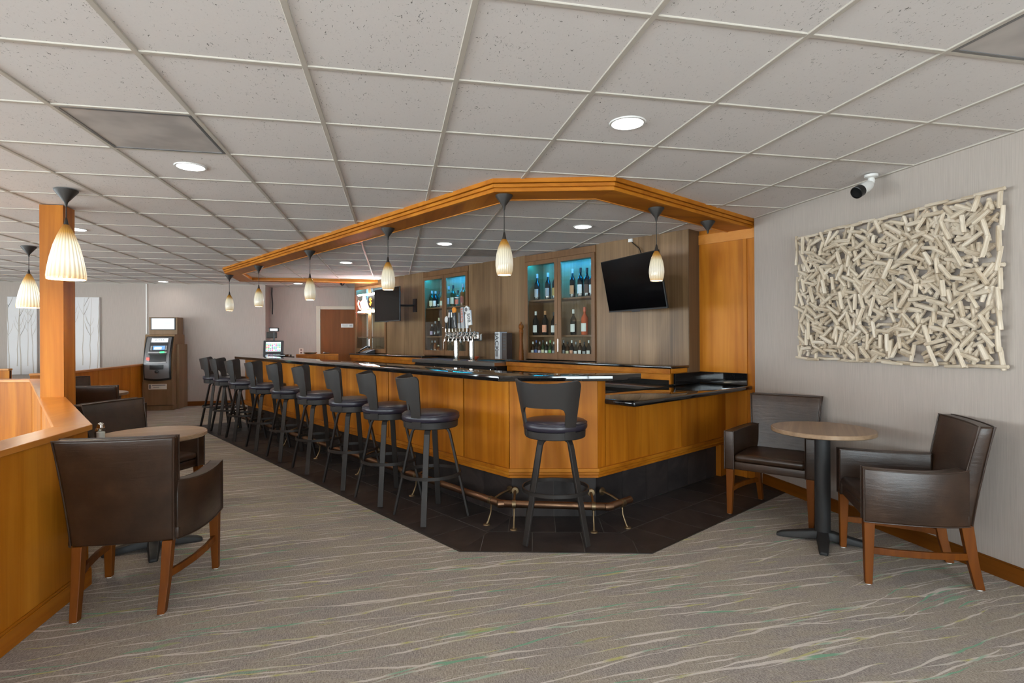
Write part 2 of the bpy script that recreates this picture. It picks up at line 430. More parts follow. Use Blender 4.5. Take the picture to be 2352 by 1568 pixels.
M['shade_big'] = mk_shade('amber_ribbed_glass_bright', .8)

# ================================================================== SETTING
XW, YB, YR, ZC, ZI = 3.295, 12.3, 12.76, 2.44, 2.405      # right wall, back wall, recessed back wall, ceiling, ceiling inside the bar frame
XL, YF, XO = -10.0, -3.2, 5.2
TL, TW = 5.0, 5.2                                          # laminate wall plane, wing panel plane (bar frame t)
S0, S1 = 2.94, 10.14                                       # laminate wall from ... to ... along s

floor = struct('floor', mb().box(XL, XO, YF, YR + .1, -.1, 0), M['carpet'])
struct('wall_right', mb().box(XW, XW + .12, YF, 4.62, 0, 2.6), M['wall'])
struct('wall_back', mb().box(XL, -2.585, YB, YB + .6, 0, 2.6), M['wall'])
struct('wall_recess', mb().box(-2.585, XO, YR, YR + .14, 0, 2.6), M['wall'])
struct('wall_service', mb().box(-.52, -.4, 11.3, YR, 0, 2.6), M['wall'])
struct('wall_outer', mb().box(XO, XO + .1, 4.4, YR + .1, 0, 2.6), M['wall'])  # unseen, added to stop outside light leaking in behind the bar wall
struct('wall_divider', mb().box(XW + .12, XO, 4.4, 4.5, 0, 2.6), M['wall'])  # unseen as well, closes the same void against light leaks

def wall_with_windows(name, axis, at, lo, hi, openings, z0, z1):
    q = mb()
    def bx(a, b, za, zb):
        if axis == 'x': q.box(a, b, at - .12, at, za, zb)
        else: q.box(at - .12, at, a, b, za, zb)
    bx(lo, hi, 0, z0); bx(lo, hi, z1, 2.6)
    e = [lo] + [v for p in openings for v in p] + [hi]
    for i in range(0, len(e), 2): bx(e[i], e[i + 1], z0, z1)
    struct(name, q, M['wall'])
WIN = []
def window(a, b, z0, z1, axis, at, n):
    t = bpy.data.objects.new('window_%d' % n, None); C.objects.link(t); t['kind'] = 'structure'; WIN.append((a, b, z0, z1, axis, at))
    q = mb(); f = .05
    def bx(p, r_, za, zb, d0=.09, d1=.03):
        if axis == 'x': q.box(p, r_, at - d0, at - d1, za, zb)
        else: q.box(at - d0, at - d1, p, r_, za, zb)
    c = (a + b) / 2
    for p, r_, za, zb in ((a, b, z0, z0 + f), (a, b, z1 - f, z1), (a, a + f, z0 + f, z1 - f), (b - f, b, z0 + f, z1 - f), (c - f / 2, c + f / 2, z0 + f, z1 - f)): bx(p, r_, za, zb)
    q.build('window_frame', M['almond'], t)
    for p, r_ in ((a + f, c - f / 2), (c + f / 2, b - f)):
        q = mb(); bx(p, r_, z0 + f, z1 - f, .064, .058); q.build('pane', M['glass'], t)
wf = [(-8.6, -5.6), (-4.6, -1.8), (.1, 2.3)]; wl = [(-2.2, .8), (1.8, 4.4), (5.4, 8.3)]
wall_with_windows('wall_front', 'x', YF, XL - .12, XW + .12, wf, .35, 2.2)
wall_with_windows('wall_left', 'y', XL, YF - .12, YB + .6, wl, .35, 2.2)
for i, (a, b) in enumerate(wf): window(a, b, .35, 2.2, 'x', YF, i + 1)
for i, (a, b) in enumerate(wl): window(a, b, .35, 2.2, 'y', XL, i + 4)
for i, (a, b, z0, z1, axis, at) in enumerate(WIN):       # portals: guide the daylight through the window openings, emit nothing themselves
    ld = bpy.data.lights.new('window_portal', 'AREA'); ld.shape = 'RECTANGLE'; ld.size = b - a; ld.size_y = z1 - z0
    lo = bpy.data.objects.new('window_portal', ld); C.objects.link(lo); ld.cycles.is_portal = True
    if axis == 'x': lo.location = ((a + b) / 2, at - .1, (z0 + z1) / 2); lo.rotation_euler = (R(90), 0, 0)
    else: lo.location = (at - .1, (a + b) / 2, (z0 + z1) / 2); lo.rotation_euler = (R(90), 0, R(-90))

# baseboards
bb = struct('baseboard_right', mb().box(XW - .014, XW, YF, 4.50, 0, .088).box(XW - .01, XW, YF, 4.50, .088, .096), M['basewood'], bevel=.002)
struct('baseboard_back', mb().box(-4.06, -2.585, YB - .013, YB, 0, .09), M['basewood_x'], bevel=.002)
struct('baseboard_recess', mb().box(-2.585, -1.66, YR - .013, YR, 0, .09), M['basewood_x'], bevel=.002)

# ---- wood wing panel that closes the bar against the right wall
wing = struct('wall_wing', mb().prism([B(TW, 2.2), B(TW + .06, 2.2), B(TW + .06, S0 + .06), B(TW, S0 + .06)], 0, 2.44), M['wood'])
mb().prism([B(TW - .012, 2.2), B(TW, 2.2), B(TW, S0 + .05), B(TW - .012, S0 + .05)], 2.27, 2.365).build('top_rail', M['cap'], wing)
mb().prism([B(TW - .01, 2.44), B(TW, 2.44), B(TW, 2.475), B(TW - .01, 2.475)], 0, 2.27).build('edge_strip', M['wood'], wing)

# ---- streaky laminate wall behind the bar, with niches for the cabinets
wb = struct('wall_bar', mb().prism([B(TL + .36, S0 - .02), B(TL + .44, S0 - .02), B(TL + .44, S1), B(TL + .36, S1)], 0, 2.5), M['lam_dark'])
CABS = [(4.11, 5.29), (6.50, 7.70), (8.90, 10.10)]
edges = [S0] + [v for c in CABS for v in c] + [S1]
for i in range(0, len(edges), 2):
    a, b = edges[i], edges[i + 1]
    nseg = 2 if b - a > 1 else 1
    for k in range(nseg):
        p, r_ = a + (b - a) * k / nseg + .0015, a + (b - a) * (k + 1) / nseg - .0015
        mb().prism([B(TL, p), B(TL + .03, p), B(TL + .03, r_), B(TL, r_)], 0, 2.44).build('laminate_panel', M['lam'], wb)
mb().prism([B(TL + .0, S0 - .006), B(TL + .4, S0 - .006), B(TL + .4, S0), B(TL + .0, S0)], 0, 2.44).build('end_panel', M['lam_dark'], wb)
mb().prism([B(TL, S1), B(TL + .4, S1), B(TL + .4, S1 + .006), B(TL, S1 + .006)], 0, 2.44).build('end_panel', M['lam_dark'], wb)

# ---- door
dr = bpy.data.objects.new('door_1', None); C.objects.link(dr); dr['kind'] = 'structure'; dr.location = (-1.1, YR, 0)
o_ = (-1.1, YR, 0)
mb().box(-1.645, -1.56, YR - .03, YR, 0, 2.045).box(-.64, -.555, YR - .03, YR, 0, 2.045).box(-1.56, -.64, YR - .03, YR, 1.975, 2.045).build('door_frame', M['almond'], dr, o_, bevel=.006)
mb().box(-1.555, -.645, YR - .02, YR - .002, .005, 1.97).build('door_leaf', M['door'], dr, o_, bevel=.002)
h = mb().lathe([(.0, 0), (.026, 0), (.026, .012), (.0, .012)], 14, (-1.49, YR - .02, 1.02), Matrix.Rotation(R(90), 3, 'X'))
h.tube([(-1.49, YR - .025, 1.02), (-1.49, YR - .06, 1.02), (-1.37, YR - .062, 1.02)], .009).build('door_handle', M['chrome'], dr, o_, smooth=40)
sg = mb().box(-1.13, -.87, YR - .026, YR - .0205, 1.575, 1.66).build('door_sign', M['white'], dr, o_, bevel=.002)
mb().box(-1.10, -.98, YR - .0275, YR - .0262, 1.625, 1.638).box(-1.08, -.99, YR - .0275, YR - .0262, 1.60, 1.607).box(-.95, -.89, YR - .0275, YR - .0262, 1.598, 1.640).build('print', M['lightgrey'], sg, (0, 0, 0)).location = (1.1, -YR, 0)

# ---- slate border on the floor around the bar: one piece per tile
GX, GY, GT = -.954, 2.372, .6096
PAN = [B(5.195, 2.66), B(3.245, 2.66), B(2.76, 3.10), B(2.76, 9.38), (-2.34, 10.30), (-1.72, 10.42)]   # bar front, right to left
def kick(d): return offs(PAN, -d)
KI = kick(.03)
EDGE = [B(5.24, 2.0), B(2.955, 2.0), B(2.10, 2.835), B(2.10, 9.70)]
IN = [KI[0], KI[1], KI[2], B(2.79, 9.70)]
gr = mb().strip(EDGE, IN, 0, .0015).build('grout_bed', M['grout'], floor)
TS = .33
tmesh = {}
def quad_tile(p, z0, z1, parent, name='tile'):
    cx = sum(q[0] for q in p) / len(p); cy = sum(q[1] for q in p) / len(p)
    o = mb().prism([(x - cx, y - cy) for x, y in p], 0, z1 - z0).build(name, M['slate'], parent, bevel=.0015, seg=1); o.location = (cx, cy, z0); return o
for i in range(3):
    a0, a1, b0, b1 = EDGE[i], EDGE[i + 1], IN[i], IN[i + 1]
    # local frame of this run: e along the edge, n inward
    L = math.hypot(a1[0] - a0[0], a1[1] - a0[1]); e = ((a1[0] - a0[0]) / L, (a1[1] - a0[1]) / L); n = (e[1], -e[0])
    depth = (b0[0] - a0[0]) * n[0] + (b0[1] - a0[1]) * n[1]
    hull = [a0, a1, b1, b0]
    area = sum(hull[k][0] * hull[(k + 1) % 4][1] - hull[(k + 1) % 4][0] * hull[k][1] for k in range(4))
    if area < 0: hull = hull[::-1]
    # shrink for the mitre joints
    cx = sum(p[0] for p in hull) / 4; cy = sum(p[1] for p in hull) / 4
    rows = 2; rd = depth / rows
    for r_ in range(rows):
        ph = [0, .17][r_ % 2] + (0 if i != 1 else .08)
        k = -3
        while k * TS + ph < L + 1.2:
            x0, x1 = k * TS + ph + .002, (k + 1) * TS + ph - .002; y0, y1 = r_ * rd + .002, (r_ + 1) * rd - .002
            P = [(a0[0] + e[0] * x + n[0] * y, a0[1] + e[1] * x + n[1] * y) for x, y in ((x0, y0), (x0, y1), (x1, y1), (x1, y0))]
            ar = sum(P[j][0] * P[(j + 1) % 4][1] - P[(j + 1) % 4][0] * P[j][1] for j in range(4))
            if ar < 0: P = P[::-1]
            c_ = clip_convex(P, hull)
            if len(c_) >= 3:
                ca = abs(sum(c_[j][0] * c_[(j + 1) % len(c_)][1] - c_[(j + 1) % len(c_)][0] * c_[j][1] for j in range(len(c_)))) / 2
                if ca > .0008:
                    gx = sum(p[0] for p in c_) / len(c_); gy = sum(p[1] for p in c_) / len(c_)
                    c_ = [(gx + (p[0] - gx) * .994, gy + (p[1] - gy) * .994) for p in c_]
                    quad_tile(c_, .0015, .004, floor)
            k += 1
mb().prism([B(4.6, 3.1), B(4.6, 9.6), (-1.9, 10.3), B(2.95, 9.3), B(2.95, 3.2), B(3.4, 2.85)], 0, .003).build('bounce_floor', plain('beige_bounce', lin(206, 192, 170), .6), floor)  # added unseen pale floor, bounces lamp light onto the ceiling inside the frame
trim = struct('trim_1', mb().strip(offs(EDGE, .006), EDGE, 0, .005), M['bronze'])

# ---- ceiling: tees and tiles, one object per tile in view
ceil = struct('ceiling', mb().box(XL, XO, YF, YR + .1, 2.5, 2.6), M['ceilback'])
SOF = [B(TW, 2.36), B(3.09, 2.36), B(2.48, 2.95), B(2.45, 9.43), (-2.70, 10.72), (-.30, 10.72)]
MID = offs(SOF, -.13)
hull = [MID[0], ((TW - .5 * MID[4][1]) / .8660254, MID[4][1]), MID[4], MID[3], MID[2], MID[1]]
ar = sum(hull[k][0] * hull[(k + 1) % 6][1] - hull[(k + 1) % 6][0] * hull[k][1] for k in range(6))
if ar < 0: hull = hull[::-1]
def inside(p): return len(clip_convex([(p[0] - .01, p[1] - .01), (p[0] + .01, p[1] - .01), (p[0] + .01, p[1] + .01), (p[0] - .01, p[1] + .01)], hull)) >= 3
def fullin(x, y): return all(inside(q) for q in ((x, y), (x + GT, y), (x + GT, y + GT), (x, y + GT)))
def cpx(p):
    q = Vector(p) - cam.matrix_world.translation; d = q.dot(fw)
    return None if d < .3 else (1176 + 1281 * q.dot(rx) / d, 773.7 - 1281 * q.dot(ux) / d, d)
tile_me = mb().box(.004, GT - .004, .004, GT - .004, 0, .012).mesh('ceiling_tile', bevel=.002, seg=1); tile_me.materials.append(M['ctile'])
VENTS = [(-1, 1), (5, -2), (3, 7)]
cells = []
i0, i1 = int((XL - GX) / GT) - 1, int((XO - GX) / GT) + 1; j0, j1 = int((YF - GY) / GT) - 1, int((YR - GY) / GT) + 1
for i in range(i0, i1):
    for j in range(j0, j1):
        if (i, j) in VENTS: continue
        x, y = GX + i * GT, GY + j * GT
        if x + GT < XL or y + GT < YF or x > XO or y > YR: continue
        if fullin(x, y): continue
        c_ = [cpx((x + a * GT, y + b * GT, ZC)) for a, b in ((0, 0), (1, 0), (0, 1), (1, 1))]
        vis = [p for p in c_ if p and -60 < p[0] < 2412 and -80 < p[1] < 900]
        d = min([p[2] for p in c_ if p], default=99) if vis else 99
        cells.append((d, i, j, x, y, 'o'))
for i in range(i0, i1):
    for j in range(j0, j1):
        if (i, j) in VENTS: continue
        x, y = GX + i * GT, GY + j * GT
        P = clip_convex([(x + .004, y + .004), (x + GT - .004, y + .004), (x + GT - .004, y + GT - .004), (x + .004, y + GT - .004)], hull)
        if len(P) >= 3:
            c_ = cpx((x + .3, y + .3, ZI)); cells.append((c_[2] if c_ else 99, i, j, x, y, P))
cells.sort(key=lambda c: c[0])
rest = mb()
for k, (d, i, j, x, y, P) in enumerate(cells):
    if k < 292 and d < 90:
        if P == 'o': link('ceiling_tile', tile_me, None, ceil, (x, y, ZC + .005))
        else:
            gx = sum(p[0] for p in P) / len(P); gy = sum(p[1] for p in P) / len(P)
            o = mb().prism([(p[0] - gx, p[1] - gy) for p in P], 0, .01).build('ceiling_tile', M['ctile'], ceil); o.location = (gx, gy, ZI + .005)
    elif P == 'o': rest.box(x + .004, x + GT - .004, y + .004, y + GT - .004, ZC + .005, ZC + .019)
    else: rest.prism(P, ZI + .005, ZI + .017)
tag(rest.build('distant_ceiling_tiles', M['ctile'], ceil), kind='stuff')
def tee(p, q, z, wd, parent=ceil):
    mx, my = (p[0] + q[0]) / 2, (p[1] + q[1]) / 2; L = math.hypot(q[0] - p[0], q[1] - p[1]); a = math.atan2(q[1] - p[1], q[0] - p[0])
    o = mb().box(-L / 2, L / 2, -wd / 2, wd / 2, 0, .008).build('ceiling_tee', M['tee'], parent, bevel=.002, seg=1); o.location = (mx, my, z); o.rotation_euler[2] = a
def clipline(p, q):
    t0, t1 = 0.0, 1.0
    for k in range(len(hull)):
        a, b = hull[k], hull[(k + 1) % len(hull)]
        sd = lambda r_: (b[0] - a[0]) * (r_[1] - a[1]) - (b[1] - a[1]) * (r_[0] - a[0])
        sp, sq = sd(p), sd(q)
        if sp < 0 and sq < 0: return None
        if (sp < 0) != (sq < 0):
            t = sp / (sp - sq)
            if sp < 0: t0 = max(t0, t)
            else: t1 = min(t1, t)
    return None if t1 - t0 < .01 else (lerp2(p, q, t0), lerp2(p, q, t1))
def outer_parts(p, q):          # pieces of a tee outside the bar frame
    c_ = clipline(p, q)
    if not c_: return [(p, q)]
    return [(p, c_[0]), (c_[1], q)]
for i in range(i0, i1 + 1):
    x = GX + i * GT
    if not XL < x < XO: continue
    p, q = (x, YF), (x, YR); c_ = clipline(p, q)
    for a, b in outer_parts(p, q):
        if math.hypot(a[0] - b[0], a[1] - b[1]) > .05: tee(a, b, ZC - .001, .024)
    if c_: tee(c_[0], c_[1], ZI - .001, .024)
for j in range(j0, j1 + 1):
    y = GY + j * GT
    if not YF < y < YR: continue
    p, q = (XL, y), (XO, y); c_ = clipline(p, q)
    for a, b in outer_parts(p, q):
        if math.hypot(a[0] - b[0], a[1] - b[1]) > .05: tee(a, b, ZC - .0006, .022)
    if c_: tee(c_[0], c_[1], ZI - .0006, .022)
# wall angle along the right and back walls
mb().box(XW - .02, XW, YF, 4.6, ZC - .003, ZC + .008).build('wall_angle', M['tee'], ceil)
mb().box(XL, -2.585, YB - .02, YB, ZC - .003, ZC + .008).build('wall_angle', M['tee'], ceil)
mb().box(-2.585, -.5, YR - .02, YR, ZC - .003, ZC + .008).build('wall_angle', M['tee'], ceil)

for (i, j), lab in zip(VENTS, ('perforated metal air return panel with grey smudges left of the recessed lamp in the ceiling',
                               'perforated metal air return panel in the ceiling at the top right', 'perforated metal air panel in the ceiling above the bar beside the pendant')):
    z = ZI if (i, j) == (3, 7) else ZC; x, y = GX + i * GT, GY + j * GT
    t = thing('air_return_panel', lab, 'air vent', (x + GT / 2, y + GT / 2, z)); h = GT / 2 - .013
    mb().box(-h, h, -h, h, .002, .012).build('perforated_plate', M['perf'], t)
    mb().box(-h, h, -h, -h + .014, -.001, .004).box(-h, h, h - .014, h, -.001, .004).box(-h, -h + .014, -h + .014, h - .014, -.001, .004).box(h - .014, h, -h + .014, h - .014, -.001, .004).build('panel_frame', M['midgrey'], t)

# ---- recessed lamps
lens_me = mb().add([(.079 * math.cos(2 * PI * k / 32), .079 * math.sin(2 * PI * k / 32), 0) for k in range(32)], [list(range(32))[::-1]]).mesh('lens'); lens_me.materials.append(M['lens'])
ring_me = mb().lathe([(.0790, .002), (.080, -.0015), (.091, -.001), (.094, .005), (.0790, .005), (.0790, .002)], 32).mesh('trim_ring', smooth=40); ring_me.materials.append(M['white'])
def downlight(i, j, z, lab):
    t = thing('recessed_lamp', lab, 'ceiling light', (GX + (i + .5) * GT, GY + (j + .5) * GT, z), 0, 'recessed ceiling lamps')
    link('lens', lens_me, None, t, (0, 0, .0035)); link('trim_ring', ring_me, None, t, (0, 0, 0))
for i, j, z, lab in ((3, 0, ZC, 'round recessed ceiling lamp nearest the camera, above the corner of the bar'), (-1, 2, ZC, 'round recessed ceiling lamp beside the smudged air panel'),
                     (4, 4, ZI, 'round recessed lamp inside the wood frame, nearest the tilted television'), (2, 6, ZI, 'round recessed lamp inside the wood frame, between two amber pendants near the taps'),
                     (0, 9, ZI, 'round recessed lamp inside the wood frame, next to the red neon glow'), (-4, 6, ZC, 'round recessed ceiling lamp just right of the wooden column'),
                     (-6, 15, ZC, 'round recessed ceiling lamp above the cash machine'), (-2, 15, ZC, 'round recessed ceiling lamp in front of the door, beyond the wood frame')):
    downlight(i, j, z, lab)
for i, j in ((3, -5), (-1, -4), (-5, -4), (-8, -1), (-5, 1), (-9, 5), (-9, 10), (-12, 2), (-12, 8), (-8, 14), (0, -8), (-6, -8)):  # unseen lamps, added only to help light the room
    downlight(i, j, ZC, 'added unseen recessed ceiling lamp behind the photographer or beyond the left edge of the picture')

# ================================================================== BAR
# ---- wood frame hanging from the ceiling over the bar
def base_of(p): return (p[0], p[1], 0)
sb = B(2.5, 5.5); so = (sb[0], sb[1], 2.36)
sof = thing('bar_canopy_frame', 'long angled honey maple frame hanging from the ceiling around the bar', 'canopy', so)
def sofs(d):                            # offset outline whose last point stops at the laminate wall
    q = offs(SOF, d); q[-1] = ((TL - .016 - .5 * q[-1][1]) / .8660254, q[-1][1]); return q
inn = sofs(-.27)
for i in range(5):
    sl = slice(i, i + 2)
    a, b = SOF[i], SOF[i + 1]
    for k, (z0, z1, d) in enumerate(((2.358, 2.383, -.026), (2.387, 2.411, -.013), (2.415, 2.446, 0))):
        O = sofs(d)[sl]; I = sofs(d - .03)[sl]
        mb().strip(O, I, z0, z1).build('fascia_moulding', M['wood_y' if i in (2, 3) else 'wood_x'], sof, so, bevel=.002, seg=1)
    mb().strip(sofs(-.034)[sl], inn[sl], 2.36, 2.44).build('soffit_board', M['wood_y' if i in (2, 3) else 'wood_x'], sof, so)
    mb().strip(sofs(-.262)[sl], sofs(-.276)[sl], 2.354, 2.37).build('inner_bead', M['cap'], sof, so, bevel=.002, seg=1)

# ---- bar front
bo = (*B(2.76, 3.1), 0)
bar = thing('bar_counter', 'long angled honey maple bar front with stepped moulding over a dark slate kick', 'bar', bo)
PI_ = offs(PAN, -.02)
mb().strip(offs(PAN, -.05)[1:], offs(PAN, -.13)[1:], 0, 1.028).build('carcass', M['dkwood'], bar, bo)
mb().strip(offs(PAN, -.05)[:2], offs(PAN, -.13)[:2], 0, .838).build('carcass', M['dkwood'], bar, bo)
def panels(i, fr, z1):
    for a, b in zip(fr[:-1], fr[1:]):
        e = .0012
        A = [lerp2(PAN[i], PAN[i + 1], a + e), lerp2(PAN[i], PAN[i + 1], b - e)]; I = [lerp2(PI_[i], PI_[i + 1], a + e), lerp2(PI_[i], PI_[i + 1], b - e)]
        mb().strip(A, I, .33, z1).build('veneer_panel', M['wood'], bar, bo)
f34 = (5.195 - 3.34) / (5.195 - 3.245)
panels(0, [0, .41, f34], .838); panels(0, [f34, 1], 1.028); panels(1, [0, 1], 1.028)
panels(2, [0, .09, .285, .48, .675, .87, 1], 1.028); panels(3, [0, 1], 1.028); panels(4, [0, 1], 1.028)
for i in range(5):
    for z0, z1, d in ((.300, .320, .006), (.323, .343, .014), (.346, .372, .022)):
        mb().strip(offs(PAN, d)[i:i + 2], offs(PAN, -.028)[i:i + 2], z0, z1).build('base_moulding', M['wood_x' if i < 2 else 'wood_y'], bar, bo, bevel=.003)
mb().prism([B(5.06, 2.64), B(5.195, 2.64), B(5.195, 2.74), B(5.06, 2.74)], 0, .30).build('corner_post', M['wood'], bar, bo)
for i in range(5):
    a0, a1, b0, b1 = KI[i], KI[i + 1], offs(PAN, -.045)[i], offs(PAN, -.045)[i + 1]
    L = math.hypot(a1[0] - a0[0], a1[1] - a0[1]); n = max(1, round(L / .33))
    for k in range(n):
        e = .0018 / L
        A = [lerp2(a0, a1, k / n + e), lerp2(a0, a1, (k + 1) / n - e)]; I = [lerp2(b0, b1, k / n + e), lerp2(b0, b1, (k + 1) / n - e)]
        mb().strip(A, I, .005, .299).build('kick_tile', M['slate'], bar, bo)
mb().strip(offs(PAN, -.034), offs(PAN, -.048), .004, .299).build('kick_grout', M['grout'], bar, bo)

# ---- granite tops
OUT = [B(3.54, 2.48), B(3.20, 2.48), B(2.60, 3.04), B(2.60, 9.36), (-2.52, 10.36), (-1.80, 10.50)]
INN = [B(3.545, 2.485), B(3.42, 2.62), B(3.03, 3.0), B(3.03, 9.20), (-2.05, 10.02), (-1.80, 10.05)]
o = mb().strip(OUT, INN, 1.03, 1.07).build('granite_countertop', M['granite'], None, (*B(2.8, 5.5), 1.03), smooth=35, bevel=.014, seg=4, weld=True)
o.location = (*B(2.8, 5.5), 1.03); tag(o, 'glossy black granite bar top with rounded edge, along the stools', 'countertop')
o = mb().prism([B(3.325, 2.645), B(3.325, 2.385), B(5.185, 2.385), B(5.185, 2.93), B(4.49, 2.93), B(3.6, 2.97), B(3.37, 2.80)][::-1], .84, .88).build('granite_countertop', M['granite'], None, (*B(4.2, 2.6), .84), smooth=35, bevel=.014, seg=4)
o.location = (*B(4.2, 2.6), .84); tag(o, 'lower black granite counter at the end of the bar by the wood wall', 'countertop')
bs = thing('granite_backsplash', 'low black granite upstand behind the lower counter', 'backsplash', (*B(5.17, 2.7), .88))
for P in ([B(5.165, 2.43), B(5.185, 2.43), B(5.185, 2.93), B(5.165, 2.93)], [B(4.70, 2.905), B(5.163, 2.905), B(5.163, 2.925), B(4.70, 2.925)]):
    mb().prism(P, .8805, .993).build('upstand', M['granite'], bs, (*B(5.17, 2.7), .88), bevel=.003)

# ---- foot rail
RP = [(*B(2.58, 9.2), .17), (*B(2.58, 2.99), .17), (*B(3.08, 2.43), .17), (*B(3.325, 2.43), .17)]
ro = (*B(2.58, 4), 0)
fr = thing('foot_rail', 'copper coloured tube foot rail on brass brackets around the bar base', 'foot rail', ro)
mb().tube(RP, .024, 14).build('rail', M['brass'], fr, ro, smooth=50)
mb().lathe([(0, -.004), (.026, -.004), (.026, .004), (0, .004)], 14, RP[3], Matrix.Rotation(R(30), 3, 'Z') @ Matrix.Rotation(R(90), 3, 'Y')).build('end_cap', M['brass'], fr, ro, smooth=40)
def bracket(p, nx, ny):                 # p on the rail, (nx, ny) points to the bar
    q = mb(); x, y = p; tx, ty = -ny, nx
    Mx = Matrix(((tx, nx, 0), (ty, ny, 0), (0, 0, 1)))
    b_ = mb().lathe([(.024, -.013), (.030, -.013), (.030, .013), (.024, .013)], 14, (x, y, .17), Matrix(((0, 0, tx), (0, -1, ty), (1, 0, 0))) if False else (Mx @ Matrix.Rotation(R(90), 3, 'Y')))
    b_.tube([(x, y, .17), (x + nx * .09, y + ny * .09, .20), (x + nx * .17, y + ny * .17, .215)], .009, 8)
    b_.lathe([(0, 0), (.03, 0), (.026, .012), (0, .014)], 12, (x + nx * .183, y + ny * .183, .215), Matrix.Rotation(math.atan2(ny, nx), 3, 'Z') @ Matrix.Rotation(R(-90), 3, 'Y'))
    b_.tube([(x, y, .148), (x - nx * .004, y - ny * .004, .09), (x - nx * .03, y - ny * .03, .03), (x - nx * .045, y - ny * .045, .008)], [.008, .006, .007, .01], 8)
    b_.lathe([(0, 0), (.027, 0), (.022, .008), (0, .01)], 12, (x - nx * .045, y - ny * .045, .004))
    b_.build('rail_bracket', M['brassold'], fr, ro, smooth=45)
wv = B(1, 0); uv = B(0, 1); cv = (math.cos(R(75)), math.sin(R(75)))
for s_ in (3.1, 4.1, 5.1, 6.1, 7.1, 8.1, 9.0): bracket(B(2.58, s_), *wv)
for f_ in (.12, .86): p = lerp2(RP[1], RP[2], f_); bracket(p, *cv)
bracket(B(3.22, 2.42), *uv)
for p in (RP[1], RP[2]):
    mb().lathe([(0, -.03), (.0255, -.03), (.0285, 0), (.0255, .03), (0, .03)], 12, p, Matrix.Rotation(R(90), 3, 'Y')).build('elbow', M['brass'], fr, ro, smooth=40)

# ---- back bar: wood cabinet with granite top, two lengths either side of the beer cooler
def back_bar(sa, sb_, lab, name='back_bar_cabinet'):
    o0 = (*B(4.75, (sa + sb_) / 2), 0); t = thing(name, lab, 'cabinet', o0)
    q = lambda t0, t1, a, b: [B(t0, a), B(t1, a), B(t1, b), B(t0, b)]
    mb().prism(q(4.69, 4.71, sa + .012, sb_), .985, 1.035).build('upper_rail', M['wood_y'], t, o0, bevel=.002)
    mb().prism(q(4.705, 4.725, sa + .018, sb_), .925, .983).build('lower_rail', M['wood_y'], t, o0, bevel=.002)
    mb().prism(q(4.80, 4.985, sa + .04, sb_), 0, 1.033).build('carcass', M['dkwood'], t, o0)
    for e in (sa + .018, sb_ - .02): mb().prism(q(4.711, 4.79, e, e + .02), .885 if e < 3.1 else 0, 1.033).build('end_panel', M['wood'], t, o0)
    mb().prism(q(4.711, 4.98, sa, sa + .012), .993 if sa < 3 else .9, 1.035).build('side_rail', M['wood_x'], t, o0)
    g = mb().prism(q(4.672, TL - .002, sa - .012, sb_), 1.036, 1.062).build('granite_countertop', M['granite'], None, (*B(4.8, (sa + sb_) / 2), 1.036), bevel=.006, seg=3, smooth=35)
    g.location = (*B(4.8, (sa + sb_) / 2), 1.036); tag(g, 'black granite top of ' + lab, 'countertop')
back_bar(2.945, 5.33, 'the maple back bar cabinet under the tilted television')
back_bar(7.27, 9.72, 'the maple back bar cabinet under the neon sign')
mb2 = mb().prism([B(4.50, 2.98), B(4.78, 2.98), B(4.78, 3.9), B(4.50, 3.9)], .84, .872)
o = mb2.build('steel_sink_rim', M['steel'], None, (*B(4.6, 3.4), .84), bevel=.004); o.location = (*B(4.6, 3.4), .84)
tag(o, 'stainless steel sink edge seen under the back bar behind the bar corner', 'sink')
us = thing('under_counter_unit', 'dark stainless fronted unit standing inside the bar under the sink edge', 'cabinet', (*B(4.6, 3.4), 0))
mb().prism([B(4.52, 2.98), B(4.78, 2.98), B(4.78, 3.88), B(4.52, 3.88)], .03, .8395).build('body', M['dkwood'], us, (*B(4.6, 3.4), 0))
mb().prism([B(4.505, 3.02), B(4.519, 3.02), B(4.519, 3.84), B(4.505, 3.84)], .1, .80).build('front_panel', M['steel'], us, (*B(4.6, 3.4), 0))
mb().prism([B(4.54, 3.0), B(4.76, 3.0), B(4.76, 3.86), B(4.54, 3.86)], 0, .03).build('plinth', M['black'], us, (*B(4.6, 3.4), 0))

# ---- beer cooler and tap tower
co = (*B(4.75, 6.3), 0)
cl = thing('beer_cooler', 'black direct draw beer cooler with stainless top under the tap tower', 'cooler', co)
q4 = lambda t0, t1, a, b: [B(t0, a), B(t1, a), B(t1, b), B(t0, b)]
mb().prism(q4(4.55, 4.99, 5.35, 7.25), .08, .975).build('body', M['black'], cl, co, bevel=.004)
mb().prism(q4(4.60, 4.95, 5.40, 7.20), 0, .08).build('plinth', M['black'], cl, co)
mb().prism(q4(4.50, 4.99, 5.34, 7.26), .978, 1.03).build('stainless_top', M['steel'], cl, co, bevel=.005)
for k in range(3):
    a = 5.37 + k * .625
    d = mb().prism(q4(4.525, 4.548, a, a + .61), .12, .955).build('door', M['darkgrey'] if k == 9 else M['black'], cl, co, bevel=.004)
    mb().lathe([(0, 0), (.012, 0), (.012, .012), (0, .014)], 10, (*B(4.524, a + .06), .93), Matrix.Rotation(R(210), 3, 'Z') @ Matrix.Rotation(R(90), 3, 'Y')).build('lock', M['chrome'], d, co)
    mb().prism(q4(4.505, 4.524, a + .2, a + .23), .55, .80).build('handle', M['steel'], d, co, bevel=.003)

to = (*B(4.62, 6.12), 1.03)
tt = thing('beer_tap_tower', 'polished chrome beer tap tower with eight taps on two posts', 'beer taps', to, BR)
